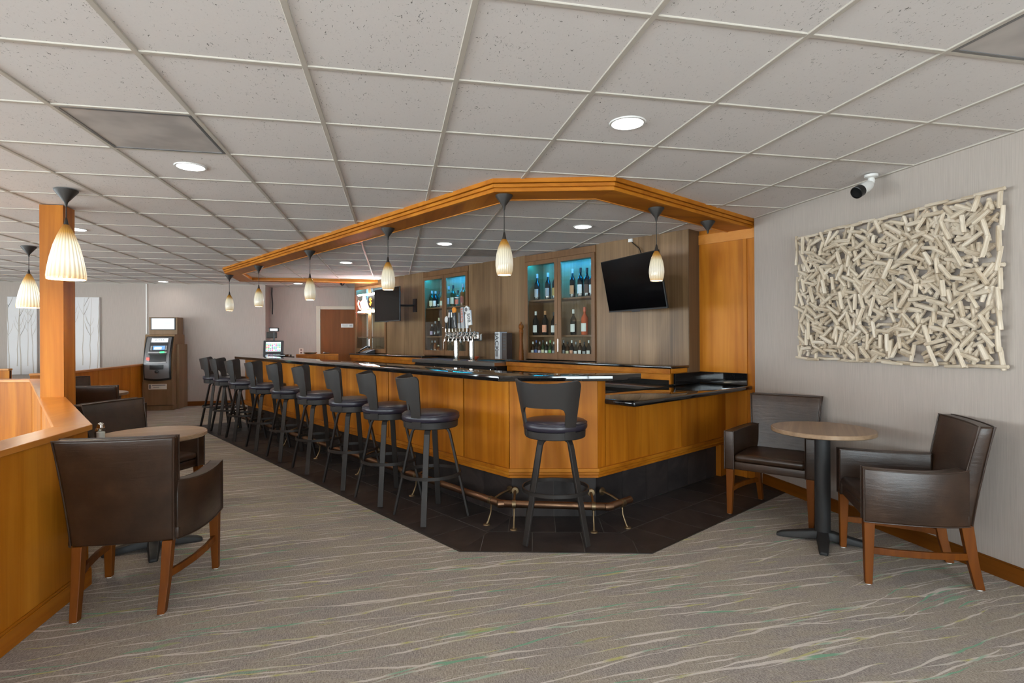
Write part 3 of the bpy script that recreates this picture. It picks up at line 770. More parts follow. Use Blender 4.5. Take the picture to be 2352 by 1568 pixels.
# local x = t, y = s
for y in (-.175, .175):
    mb().lathe([(0, 0), (.052, 0), (.05, .012), (.038, .02), (.036, .27), (0, .27)], 20, (0, y, 0)).build('post', M['chrome'], tt, smooth=40)
mb().box(-.04, .04, -.36, .36, .27, .385).build('manifold', M['chrome'], tt, bevel=.012, seg=3, smooth=40)
hand = [('blk', .0), ('blk', .02), ('badge', .05), ('grey', .0), ('coors', .06), ('white', .08), ('sign', -.03), ('oval', -.06)]
ys = [.31, .225, .14, .055, -.03, -.115, -.20, .375]
for k in range(8):
    y = .315 - k * .09
    f_ = mb().tube([(-.03, y, .345), (-.075, y, .345), (-.095, y, .315), (-.098, y, .265)], [.013, .013, .011, .009], 10)
    f_.lathe([(0, 0), (.017, 0), (.017, .04), (.011, .05), (0, .05)], 10, (-.066, y, .345))
    f_.build('faucet', M['chrome'], tt, smooth=45)
def handle(y, kind, lean):
    z0 = .395; x = -.066; L = .27
    Mr = Matrix.Rotation(lean, 4, 'X'); 
    def bb_(wd, dp, a, b, mat, nm, par=tt, bv=.004):
        o = mb().box(-dp / 2, dp / 2, -wd / 2, wd / 2, a, b).build(nm, mat, par, bevel=bv); return o
    h_ = bpy.data.objects.new('tap_handle', mb().lathe([(0, 0), (.012, 0), (.010, .05), (0, .052)], 10).mesh('tap_handle', smooth=40)); h_.data.materials.append(M['chrome'])
    C.objects.link(h_); h_.parent = tt; h_.location = (x, y, z0); h_.rotation_euler = (lean, 0, 0)
    if kind == 'blk':
        bb_(.045, .03, .045, .30, M['black'], 'handle_body', h_, .01); bb_(.03, .032, .20, .27, M['white'], 'badge', h_, .003)
    if kind == 'oval':
        bb_(.03, .025, .045, .13, M['black'], 'handle_body', h_, .008)
        o = mb().lathe([(0, -.014), (.03, -.012), (.036, 0), (.03, .012), (0, .014)], 18, (0, 0, .175), Matrix.Scale(1.35, 3, (0, 0, 1)) @ Matrix.Rotation(R(90), 3, 'Y')).build('badge', M['white'], h_, smooth=50)
    if kind == 'badge':
        bb_(.05, .03, .045, .27, M['darkgrey'], 'handle_body', h_, .012)
        mb().lathe([(0, -.014), (.042, -.012), (.046, 0), (.042, .012), (0, .014)], 8, (0, 0, .30), Matrix.Rotation(R(90), 3, 'Y')).build('badge', M['orangetap'], h_)
        mb().tube([(-.017, -.02, .06), (-.017, .018, .22)], .004, 6).tube([(-.017, .02, .06), (-.017, -.018, .22)], .004, 6).build('print', M['lightgrey'], h_)
    if kind == 'grey':
        bb_(.045, .03, .045, .12, M['lightgrey'], 'handle_body', h_, .006); bb_(.03, .025, .12, .26, M['midgrey'], 'handle_neck', h_, .006)
    if kind == 'coors':
        bb_(.052, .03, .045, .33, M['lightgrey'], 'handle_body', h_, .006)
        text('Coors', .075, M['redorange'], h_, (-.017, 0, .22), (R(90), R(-90), R(-90)), 'lettering')
    if kind == 'white':
        mb().lathe([(0, .045), (.02, .045), (.024, .12), (.028, .22), (.02, .245), (0, .245)], 14).build('handle_body', M['white'], h_, smooth=40)
        mb().lathe([(0, -.014), (.05, -.012), (.054, 0), (.05, .012), (0, .014)], 6, (0, 0, .295), Matrix.Rotation(R(90), 3, 'Y')).build('badge', M['white'], h_)
        mb().lathe([(0, -.016), (.028, -.016), (.028, .016), (0, .016)], 16, (0, 0, .295), Matrix.Rotation(R(90), 3, 'Y')).build('badge_ring', M['midgrey'], h_)
    if kind == 'sign':
        bb_(.07, .022, .085, .285, M['white'], 'handle_body', h_, .005)
        text('805', .085, M['darkgrey'], h_, (-.0125, 0, .185), (R(90), R(-90), R(-90)), 'lettering')
for k, (kd, ln) in enumerate((('oval', .12), ('blk', .08), ('blk', -.03), ('badge', -.14), ('grey', -.05), ('coors', -.06), ('white', 0), ('sign', -.12))):
    handle(.335 - k * .082, kd, ln)

# ---- cabinets set into the laminate wall
def bottle(t, s, z, h, r, glass, cap, labc, lab, slim=False, lz=(.12, .42)):
    b = thing('bottle', lab, 'bottle', (*B(t, s), z), BR + R(180), 'bottles in the back bar cabinets')
    sh = .60 if not slim else .5
    mb().lathe([(0, 0), (r * .96, 0), (r, .006), (r, h * sh), (r * .8, h * (sh + .06)), (r * .36, h * (sh + .16)), (r * .32, h * .97), (0, h * .97)], 14).build('glass', M['bottle_' + glass], b, smooth=50)
    mb().lathe([(0, h * .84), (r * .40, h * .84), (r * .40, h), (0, h * 1.001)], 12).build('cap', plainc(cap, .4), b, smooth=40)
    if labc:
        z0, z1 = h * lz[0], h * lz[1]; q = mb(); n = 8
        q.grid(lambda u, v: (r * 1.02 * math.cos((u - .5) * 2.2), r * 1.02 * math.sin((u - .5) * 2.2), z0 + (z1 - z0) * v), n, 1)
        q.build('label', plainc(labc, .7), b, smooth=60)
    return b
_pc = {}
def plainc(c, rough):
    if c not in _pc: _pc[c] = plain('paint_%02x%02x%02x' % c, lin(*c), rough)
    return _pc[c]

WHITE, CREAM, SILV, BLK, ORG, BLUE, GRN, RED, GOLD = (228, 226, 220), (216, 206, 170), (150, 150, 150), (24, 24, 26), (196, 138, 92), (40, 66, 130), (120, 170, 80), (206, 96, 70), (190, 150, 80)
def cabinet(idx, sa, sb_, lab, bottles=True):
    o0 = (*B(TL + .15, (sa + sb_) / 2), 1.062)
    t = thing('liquor_cabinet', lab, 'cabinet', o0)
    q = q4
    z0, z1 = 1.066, 2.40; D = TL + .33
    # carcass panels
    mb().prism(q(D - .02, D, sa, sb_), z0, z1).build('back_panel', M['lam'], t, o0)
    for a in (sa, sb_ - .02): mb().prism(q(TL + .002, D - .021, a, a + .02), z0, z1).build('side_panel', M['cabwood'], t, o0)
    for za, zb, nm in ((z0, z0 + .03, 'bottom_panel'), (z1 - .09, z1 - .06, 'top_panel')): mb().prism(q(TL + .002, D - .021, sa + .02, sb_ - .02), za, zb).build(nm, M['cabwood'], t, o0)
    mb().prism(q(TL - .012, TL + .0, sa, sb_), z1 - .08, z1).build('head_rail', M['cabwood'], t, o0, bevel=.002)
    mid = (sa + sb_) / 2
    for zs in (1.37, 1.825):
        mb().prism(q(TL + .03, D - .021, sa + .02, sb_ - .02), zs - .022, zs).build('shelf', M['cabwood'], t, o0, bevel=.002)
    mb().prism(q(TL + .05, TL + .075, sa + .03, sb_ - .03), z1 - .104, z1 - .092).build('led_strip', M['ledteal'], t, o0)
    for a, b, hs in ((sa + .006, mid - .003, 1), (mid + .003, sb_ - .006, -1)):
        fz0, fz1, fwd = z0 + .006, z1 - .085, .052
        d = mb().prism(q(TL - .02, TL - .001, a, b), fz0, fz0 + .075).prism(q(TL - .02, TL - .001, a, b), fz1 - .05, fz1).prism(q(TL - .02, TL - .001, a, a + fwd), fz0 + .075, fz1 - .05).prism(q(TL - .02, TL - .001, b - fwd, b), fz0 + .075, fz1 - .05).build('door', M['cabwood'], t, o0)
        mb().prism(q(TL - .013, TL - .009, a + fwd, b - fwd), fz0 + .075, fz1 - .05).build('door_glass', M['glass'], d, o0)
        hy = b - .022 if hs == 1 else a + .022
        if hs == 1: mb().tube([B(TL - .02, hy, 1.16), B(TL - .045, hy, 1.17), B(TL - .045, hy, 1.32), B(TL - .02, hy, 1.33)], .006, 8).build('door_handle', M['chrome'], d, o0, smooth=40)
        else: mb().lathe([(0, 0), (.008, 0), (.008, .008), (0, .01)], 10, B(TL - .021, hy, 1.50), Matrix.Rotation(R(210), 3, 'Z') @ Matrix.Rotation(R(90), 3, 'Y')).build('door_lock', M['chrome'], d, o0)
    return t
cabinet(0, *CABS[0], 'glass door walnut liquor cabinet with wine bottles beside the tilted television')
cabinet(1, *CABS[1], 'glass door walnut liquor cabinet with spirits behind the beer taps')
cabinet(2, *CABS[2], 'glass door walnut liquor cabinet behind the neon sign')
ord_ = ['first', 'second', 'third', 'fourth', 'fifth', 'sixth', 'seventh']
TB = TL + .10
def shelf_bottles(z, items, where, dt=0):
    for k, (s, h, r, gl, cap, lb, words) in enumerate(items):
        bottle(TB + dt, s * (TB + dt) / TL, z, h, r, gl, cap, lb, '%s, %s, %s' % (words, ord_[k], where))
wA, wB = ', wine cabinet', ', tap cabinet'
shelf_bottles(1.826, [(5.07, .34, .038, 'dark', SILV, SILV, 'dark wine bottle with silver label'), (4.88, .34, .038, 'dark', SILV, SILV, 'dark wine bottle with silver label and tall neck'), (4.76, .33, .036, 'dark', BLK, GOLD, 'dark wine bottle half hidden by the door frame')], 'top left shelf' + wA)
shelf_bottles(1.826, [(4.47, .35, .036, 'black', SILV, ORG, 'black wine bottle with orange band label'), (4.345, .35, .038, 'black', BLK, WHITE, 'black wine bottle with white label'), (4.245, .34, .038, 'black', BLK, (90, 70, 60), 'black wine bottle with brown label'), (4.17, .32, .036, 'black', BLK, WHITE, 'black wine bottle cut off by the door edge')], 'top right shelf' + wA)
shelf_bottles(1.371, [(5.10, .31, .04, 'dark', WHITE, WHITE, 'wine bottle with white foil and white label'), (4.93, .31, .042, 'dark', ORG, (220, 150, 120), 'sloping wine bottle with pink and white label'), (4.78, .29, .038, 'dark', BLK, WHITE, 'wine bottle with plain white label')], 'middle left shelf' + wA)
shelf_bottles(1.371, [(4.46, .31, .038, 'dark', WHITE, WHITE, 'wine bottle with white foil'), (4.285, .33, .042, 'rose', RED, WHITE, 'pink rose wine bottle with coral foil')], 'middle right shelf' + wA)
shelf_bottles(1.097, [(5.155 - .062 * k, .19 + .02 * (k % 2), .027, g, c, l, w_) for k, (g, c, l, w_) in enumerate((('brown', WHITE, WHITE, 'small beer bottle with white label'), ('dark', BLUE, BLUE, 'small beer bottle with blue label'), ('brown', SILV, (200, 190, 205), 'small beer bottle with lilac label'), ('green', BLK, CREAM, 'short beer bottle with cream label'), ('dark', WHITE, WHITE, 'small beer bottle with white neck'), ('green', GRN, GRN, 'small beer bottle with green label'), ('dark', WHITE, SILV, 'small beer bottle with silver label')))], 'bottom left row' + wA, -.03)
shelf_bottles(1.097, [(4.62 - .066 * k, .19 + .02 * ((k + 1) % 2), .027, g, c, l, w_) for k, (g, c, l, w_) in enumerate((('dark', SILV, SILV, 'small dark beer bottle with grey label'), ('brown', BLK, CREAM, 'small brown beer bottle with cream label'), ('dark', WHITE, (220, 160, 130), 'small beer bottle with white neck and peach label'), ('clear', SILV, WHITE, 'small clear bottle with white label'), ('brown', ORG, WHITE, 'small brown bottle with orange neck'), ('dark', BLK, SILV, 'small dark bottle with grey label'), ('clear', WHITE, WHITE, 'small clear bottle with white cap')))], 'bottom right row' + wA, -.03)
shelf_bottles(1.826, [(7.46, .28, .045, 'green', SILV, CREAM, 'green spirit bottle with cream label'), (7.36, .27, .044, 'black', SILV, WHITE, 'square spirit bottle with white label'), (7.265, .26, .044, 'clear', BLK, None, 'clear spirit bottle'), (7.175, .24, .038, 'amber', BLK, CREAM, 'amber spirit bottle by the door frame')], 'top left shelf' + wB)
shelf_bottles(1.826, [(7.00, .32, .045, 'clear', SILV, WHITE, 'clear spirit bottle with white label'), (6.89, .33, .045, 'green', BLK, CREAM, 'green spirit bottle with yellow label'), (6.77, .24, .046, 'clear', BLK, RED, 'short clear bottle with red label'), (6.64, .33, .046, 'amber', SILV, (150, 70, 50), 'tall amber bottle with red label')], 'top right shelf' + wB)
shelf_bottles(1.371, [(7.46, .19, .036, 'clear', SILV, (180, 160, 180), 'small clear bottle with lilac label'), (7.365, .24, .038, 'clear', SILV, None, 'clear decanter shaped bottle'), (7.265, .29, .04, 'clear', CREAM, None, 'clear bottle with cream stopper')], 'middle left shelf' + wB)
shelf_bottles(1.097, [(7.46, .2, .03, 'clear', SILV, None, 'small clear bottle'), (7.375, .2, .03, 'amber', SILV, None, 'small amber bottle'), (7.28, .13, .034, 'amber', CREAM, (196, 160, 120), 'small tan bottle')], 'bottom left row' + wB)
shelf_bottles(1.097, [(6.97, .2, .036, 'clear', SILV, None, 'clear bottle half hidden by the tap post'), (6.85, .19, .04, 'clear', BLK, None, 'clear bottle behind the tap posts'), (6.70, .2, .04, 'clear', SILV, None, 'clear bottle right of the second tap post')], 'bottom right row' + wB)
shelf_bottles(1.826, [(9.95, .3, .04, 'clear', SILV, WHITE, 'clear spirit bottle'), (9.80, .3, .04, 'amber', BLK, CREAM, 'amber spirit bottle'), (9.66, .3, .04, 'dark', BLK, WHITE, 'dark spirit bottle')], 'top shelf behind the neon sign')

# ---- televisions
def tv(c, yaw, tilt, lab, wd=.965, ht=.555):
    n = Vector((math.cos(yaw) * math.cos(tilt), math.sin(yaw) * math.cos(tilt), -math.sin(tilt))); r_ = Vector((-math.sin(yaw), math.cos(yaw), 0)); u_ = n.cross(r_)
    t = thing('television', lab, 'television', c); mt = Matrix((r_, -n, u_)).transposed(); t.rotation_euler = mt.to_euler()
    a, b = wd / 2, ht / 2
    mb().box(-a, a, .0, .022, -b, b).box(-a * .6, a * .6, .022, .06, -b * .75, b * .55).build('case', M['black'], t, bevel=.004)
    mb().box(-a + .009, a - .009, -.002, 0, -b + .018, b - .009).build('screen', M['screen_off'], t)
    mb().box(-a, a, -.004, .0, -b, -b + .012).box(-.07, .07, -.005, .0, -b - .012, -b).build('chin', M['darkgrey'], t, bevel=.002)
    return t, mt
def wall_mount(t, mt, s_w, z_w):
    # plate on the laminate wall and an arm to the back of the set, built in the set's own frame
    inv = mt.inverted(); loc = Vector(t.location)
    P = lambda t_, s_, z_: inv @ (Vector(B(t_, s_, z_)) - loc)
    q = mb(); q.tube([P(TL - .02, s_w, z_w), P(TL - .12, s_w + .12, z_w)], .018, 8); q.tube([P(TL - .12, s_w + .12, z_w), Vector((0, .06, 0))], .018, 8)
    q.build('mount_arm', M['black'], t, smooth=40)
    c_ = [P(a, b, z) for z in (z_w - .11, z_w + .11) for a, b in ((TL - .022, s_w - .05), (TL - .001, s_w - .05), (TL - .001, s_w + .05), (TL - .022, s_w + .05))]
    mb().add(c_, [[3, 2, 1, 0], [4, 5, 6, 7], [0, 1, 5, 4], [1, 2, 6, 5], [2, 3, 7, 6], [3, 0, 4, 7]]).build('mount_plate', M['black'], t)
t2, m2 = tv((2.36, 5.28, 1.884), R(192), .2, 'black flat television tilted down on the laminate wall near the wood wing'); wall_mount(t2, m2, 3.4, 1.9)
t1, m1 = tv((-.116, 9.49, 1.893), R(205.5), -.0, 'black flat television turned out in front of the neon sign'); wall_mount(t1, m1, 7.95, 1.88)
cb = mb().tube([B(TL - .004, 3.62, 2.40), B(TL - .01, 3.60, 2.36), B(TL - .02, 3.50, 2.28), B(TL - .04, 3.45, 2.18), B(TL - .05, 3.45, 2.08)], .005, 8).build('television_cable', M['black'], None, B(TL, 3.5, 2.2), smooth=40)
cb.location = B(TL, 3.5, 2.2); tag(cb, 'black cable from the ceiling to the tilted television', 'cable')
jb = mb().obox(B(TL - .012, 3.62, 2.385), (.024, .05, .035), Matrix.Rotation(BR, 3, 'Z')).build('junction_box', M['white'], None, B(TL, 3.62, 2.385), bevel=.003)
jb.location = B(TL, 3.62, 2.385); tag(jb, 'small white cable outlet under the ceiling above the tilted television', 'outlet')

# ---- neon sign (local x = along the wall to the right, y = out from the wall, z up)
no = B(TL - .05, 9.45, 2.0)
ns = thing('neon_sign', 'lit neon bar sign with white mountain and orange team letters between two white tubes', 'neon sign', no, R(120))
# after R(120): local x -> u direction (s), local y -> -w (out of the wall)
mb().box(-.42, .42, -.002, .002, -.20, .20).build('backing_plate', M['glass'], ns)
for z in (.155, -.165):
    mb().tube([(-.42, .02, z), (.40, .02, z)], .013, 10).build('white_tube', M['neonwhite'], ns, smooth=50)
    mb().tube([(.40, .02, z), (.52, .02, z)], .005, 8).build('standoff', M['steel'], ns, smooth=50)
def flatpoly(pts, nm, mat, th=.012, y=.01):
    v = [(x, y, z) for x, z in pts] + [(x, y + th, z) for x, z in pts]; n = len(pts)
    return mb().add(v, [list(range(n)), list(range(n, 2 * n))[::-1]] + [[i, (i + 1) % n, n + (i + 1) % n, n + i] for i in range(n)]).build(nm, mat, ns)
flatpoly([(.34, .03), (.30, -.06), (.24, -.12), (-.02, -.115), (.08, .03), (.14, .115), (.17, .06), (.19, .07), (.215, .125), (.25, .03), (.29, .0)], 'mountain', M['neonfig'])
mb().tube([(.36, .03, .05), (.385, .03, .0), (.36, .03, -.06), (.30, .03, -.11)], .008, 8).build('red_tube', M['neonred'], ns, smooth=50)
mb().tube([(.16, .03, .02), (.13, .03, -.04), (.15, .03, -.09)], .006, 8).build('red_tube', M['neonred'], ns, smooth=50)
flatpoly([(-.20, -.10), (.0, -.095), (.05, .02), (.03, .125), (-.22, .13)], 'dark_panel', M['ink'], .004, .006)
text('S', .19, M['neonorange'], ns, (-.06, .014, .012), (R(90), 0, R(180)), 'lettering', ext=.004)
text('F', .17, M['neonorange'], ns, (-.085, .016, -.01), (R(90), 0, R(180)), 'lettering', ext=.004)
mb().tube([(.24, .02, -.137), (-.22, .02, -.137)], .007, 8).build('orange_tube', M['neonorange'], ns, smooth=50)

# ---- things on the back bar
def turned(name, prof, mat, loc, lab, cat):
    o = mb().lathe(prof, 20).build(name, mat, None, smooth=45); o.location = loc; return tag(o, lab, cat)
pm = thing('pepper_mill', 'tall turned wooden pepper mill left of the wine cabinet', 'pepper mill', B(4.9, 5.27, 1.062))
mb().lathe([(0, 0), (.032, 0), (.034, .03), (.030, .05), (.034, .07), (.028, .085), (.033, .105), (.026, .13), (.021, .25), (.026, .33), (.03, .345), (0, .346)], 20).build('body', M['legwood'], pm, smooth=40)
mb().lathe([(0, .347), (.026, .348), (.03, .365), (.022, .385), (.034, .41), (.034, .43), (.022, .455), (.008, .462), (.01, .472), (.006, .482), (0, .484)], 20).build('top', M['legwood'], pm, smooth=40)
bx_ = thing('bottle_box', 'silver white upright box lettered JACK beside the tap tower', 'box', B(4.84, 5.60, 1.062), BR)
mb().box(-.065, .065, -.05, .05, 0, .355).build('carton', M['lightgrey'], bx_, bevel=.002)
mb().box(-.067, -.0655, -.05, -.03, .0, .354).build('edge_band', M['white'], bx_)
text('JACK', .105, M['ink'], bx_, (-.0662, .012, .22), (R(90), R(90), R(-90)), 'lettering')
mb().box(-.0675, -.0655, -.012, .036, .03, .12).build('print', M['midgrey'], bx_)
b2 = thing('dark_carton', 'dark brown upright carton right of the JACK box', 'box', B(4.86, 5.50, 1.062), BR)
mb().box(-.05, .05, -.045, .045, 0, .34).build('carton', plain('dark_print', lin(64, 50, 42), .5), b2, bevel=.002)
for k in range(5): mb().box(-.0515, -.0503, -.03, .03, .12 + k * .04, .135 + k * .04).build('print', M['darkgrey'], b2)
mt_ = mb().prism(q4(4.76, 4.96, 5.62, 6.0), 1.031, 1.04).build('bar_mat', M['tealmat'], None, B(4.86, 5.8, 1.031), bevel=.003); mt_.location = B(4.86, 5.8, 1.031)
tag(mt_, 'dark teal rubber bar mat on the cooler left of the JACK box', 'bar mat')
bw = turned('copper_bowl', [(0, 0), (.03, 0), (.065, .03), (.07, .045), (.062, .045), (.03, .012), (0, .01)], M['redorange'], B(4.88, 6.22, 1.031), 'small orange red bowl behind the tap tower posts', 'bowl')
wp = thing('wall_outlet', 'dark recessed outlet plate on the laminate wall right of the taps', 'outlet', B(TL - .002, 6.3, 1.365), BR)
mb().box(-.004, 0, -.075, .075, -.05, .05).build('plate', M['lam_dark'], wp, bevel=.001); mb().box(-.0055, -.0042, -.06, .02, -.035, .035).build('socket', M['bronze'], wp)
ph = thing('desk_telephone', 'black desk telephone on the back bar under the neon sign', 'telephone', B(4.83, 9.30, 1.062), R(120))
v = [(-.11, -.09, 0), (.11, -.09, 0), (.11, .09, 0), (-.11, .09, 0), (-.11, -.09, .075), (.11, -.09, .075), (.11, .09, .02), (-.11, .09, .02)]
mb().add(v, [[3, 2, 1, 0], [4, 5, 6, 7], [0, 1, 5, 4], [1, 2, 6, 5], [2, 3, 7, 6], [3, 0, 4, 7]]).build('base', M['darkgrey'], ph, bevel=.006)
mb().tube([(.08, -.095, .115), (.08, -.03, .125), (.08, .05, .085), (.08, .10, .06)], [.02, .014, .014, .02], 10).build('handset', M['black'], ph, smooth=45)
for kx in range(3):
    for ky in range(4): mb().obox((.02 - kx * .028, .05 - ky * .028, .038 + ky * .0086), (.018, .016, .008)).build('key', M['lightgrey'], ph)
mb().tube([(.08, .1, .05), (.12, .12, .02), (.15, .06, .012), (.13, -.02, .012), (.10, -.07, .02)], .006, 8).build('cord', M['black'], ph, smooth=40)

# ================================================================== SEATING
def make_stool():
    t = thing('bar_stool', 'x', 'bar stool', (0, 0, 0), 0, 'swivel bar stools around the bar')
    # local: +y faces the bar
    for a in (45, 135, 225, 315):
        d = Vector((math.cos(R(a)), math.sin(R(a)), 0)); w_ = Vector((-d.y, d.x, 0)) * .021
        pts = [d * .03 + Vector((0, 0, .668)), d * .10 + Vector((0, 0, .666)), d * .128 + Vector((0, 0, .655)), d * .142 + Vector((0, 0, .632)), d * .15 + Vector((0, 0, .60)), d * .283 + Vector((0, 0, .004))]
        mb().flat(pts, w_, .016).build('leg', M['blkmetal'], t, bevel=.003)
    q = mb(); n = 36
    for k in range(n + 1):
        pass
    prof = [(.219, -.012), (.227, -.012), (.227, .012), (.219, .012), (.219, -.012)]
    q.lathe(prof, 40, (0, 0, .325)); q.f = q.f[:-2]
    q.build('foot_ring', M['blkmetal'], t, smooth=40)
    mb().lathe([(0, .66), (.09, .66), (.09, .676), (0, .676)], 24).build('swivel_plate', M['blkmetal'], t, smooth=40)
    mb().lathe([(0, .676), (.198, .676), (.203, .68), (.205, .725), (0, .725)], 40).build('seat_band', M['blkmetal'], t, smooth=40)
    cu = mb().lathe([(0, .726), (.203, .726), (.214, .736), (.217, .752), (.213, .772), (.200, .786), (.15, .793), (0, .796)], 40).build('seat_cushion', M['vinyl'], t, smooth=60)
    mb().tube([(.2135 * math.cos(2 * PI * k / 36), .2135 * math.sin(2 * PI * k / 36), .7735) for k in range(36)], .003, 6, True).build('seam', M['vinyl'], cu, smooth=60)
    # back: an upside-down U bent round the seat
    A0 = R(63); zt = 1.07
    outer = [(-A0, .69)]; inner = [(-A0 + R(21), .69)]
    N = 7
    for k in range(1, 6): outer.append((-A0, .69 + (zt - .07 - .69) * k / 5)); inner.append((-A0 + R(21), .69 + (.835 - .69) * k / 5))
    for k in range(1, N): a = PI / 2 * k / N; outer.append((-A0 + R(9) * (1 - math.cos(a)), zt - .05 + .05 * math.sin(a))); inner.append((-A0 + R(21) + R(12) * (1 - math.cos(a)), .835 + .05 * math.sin(a)))
    K = 16
    for k in range(K + 1): f_ = k / K; outer.append(((-A0 + R(9)) * (1 - 2 * f_), zt)); inner.append(((-A0 + R(33)) * (1 - 2 * f_), .885))
    outer += [(-a, z) for a, z in outer[:6 + N - 1][::-1]]; inner += [(-a, z) for a, z in inner[:6 + N - 1][::-1]]
    def bend(a, z):
        h = max(0, z - .72); r = .2075 + .16 * h
        zz = z - .028 * (1 - (a / A0) ** 2) * max(0, (z - .9) / .17)
        return (r * math.sin(a) * (1 + .12 * h), -r * math.cos(a), zz)
    q = mb(); V = 5; n = len(outer)
    pts = [[bend(i_[0] + (o_[0] - i_[0]) * v / V, i_[1] + (o_[1] - i_[1]) * v / V) for v in range(V + 1)] for o_, i_ in zip(outer, inner)]
    q.v = [p for row in pts for p in row]; q.f = [[i * (V + 1) + j, (i + 1) * (V + 1) + j, (i + 1) * (V + 1) + j + 1, i * (V + 1) + j + 1] for i in range(n - 1) for j in range(V)]
    b = q.build('backrest', M['blkmetal'], t, smooth=45, solid=.016)
    # padded inner face
    q = mb(); q.grid(lambda u, v: tuple(Vector(bend((u - .5) * 2 * R(50), .905 + .14 * v)) * 1.0 + Vector((-math.sin((u - .5) * 2 * R(50)) * .014, math.cos((u - .5) * 2 * R(50)) * .014, 0))), 16, 4)
    pd = q.build('back_pad', M['vinyl'], b, smooth=60, solid=-.012)
    return t
st0 = make_stool()
def spin(t, a):
    for c in t.children:
        if c.name.startswith('backrest'): c.rotation_euler[2] = a
words = ['nearest the camera on the long side of the bar', 'second from the corner on the long side', 'third from the corner on the long side', 'fourth from the corner on the long side', 'fifth from the corner on the long side',
         'sixth from the corner on the long side', 'seventh from the corner, third from the far end', 'eighth from the corner, next to last', 'farthest from the camera, beyond all others']
S_ST = [3.553, 4.19, 4.84, 5.62, 6.385, 7.15, 8.01, 8.75, 9.33]
st0.location = (1.065, 3.63, .004); st0.rotation_euler[2] = R(-15); st0['label'] = 'black swivel bar stool standing alone at the angled corner of the bar'
spin(st0, R(-26))
for k, s_ in enumerate(S_ST):
    x, y = B(2.365, s_)
    d = dup(st0, (x, y, .004), R(-60) + R(random.uniform(-2, 2)), 'black swivel bar stool, ' + words[k]); spin(d, R(-27 + random.uniform(-4, 4)))

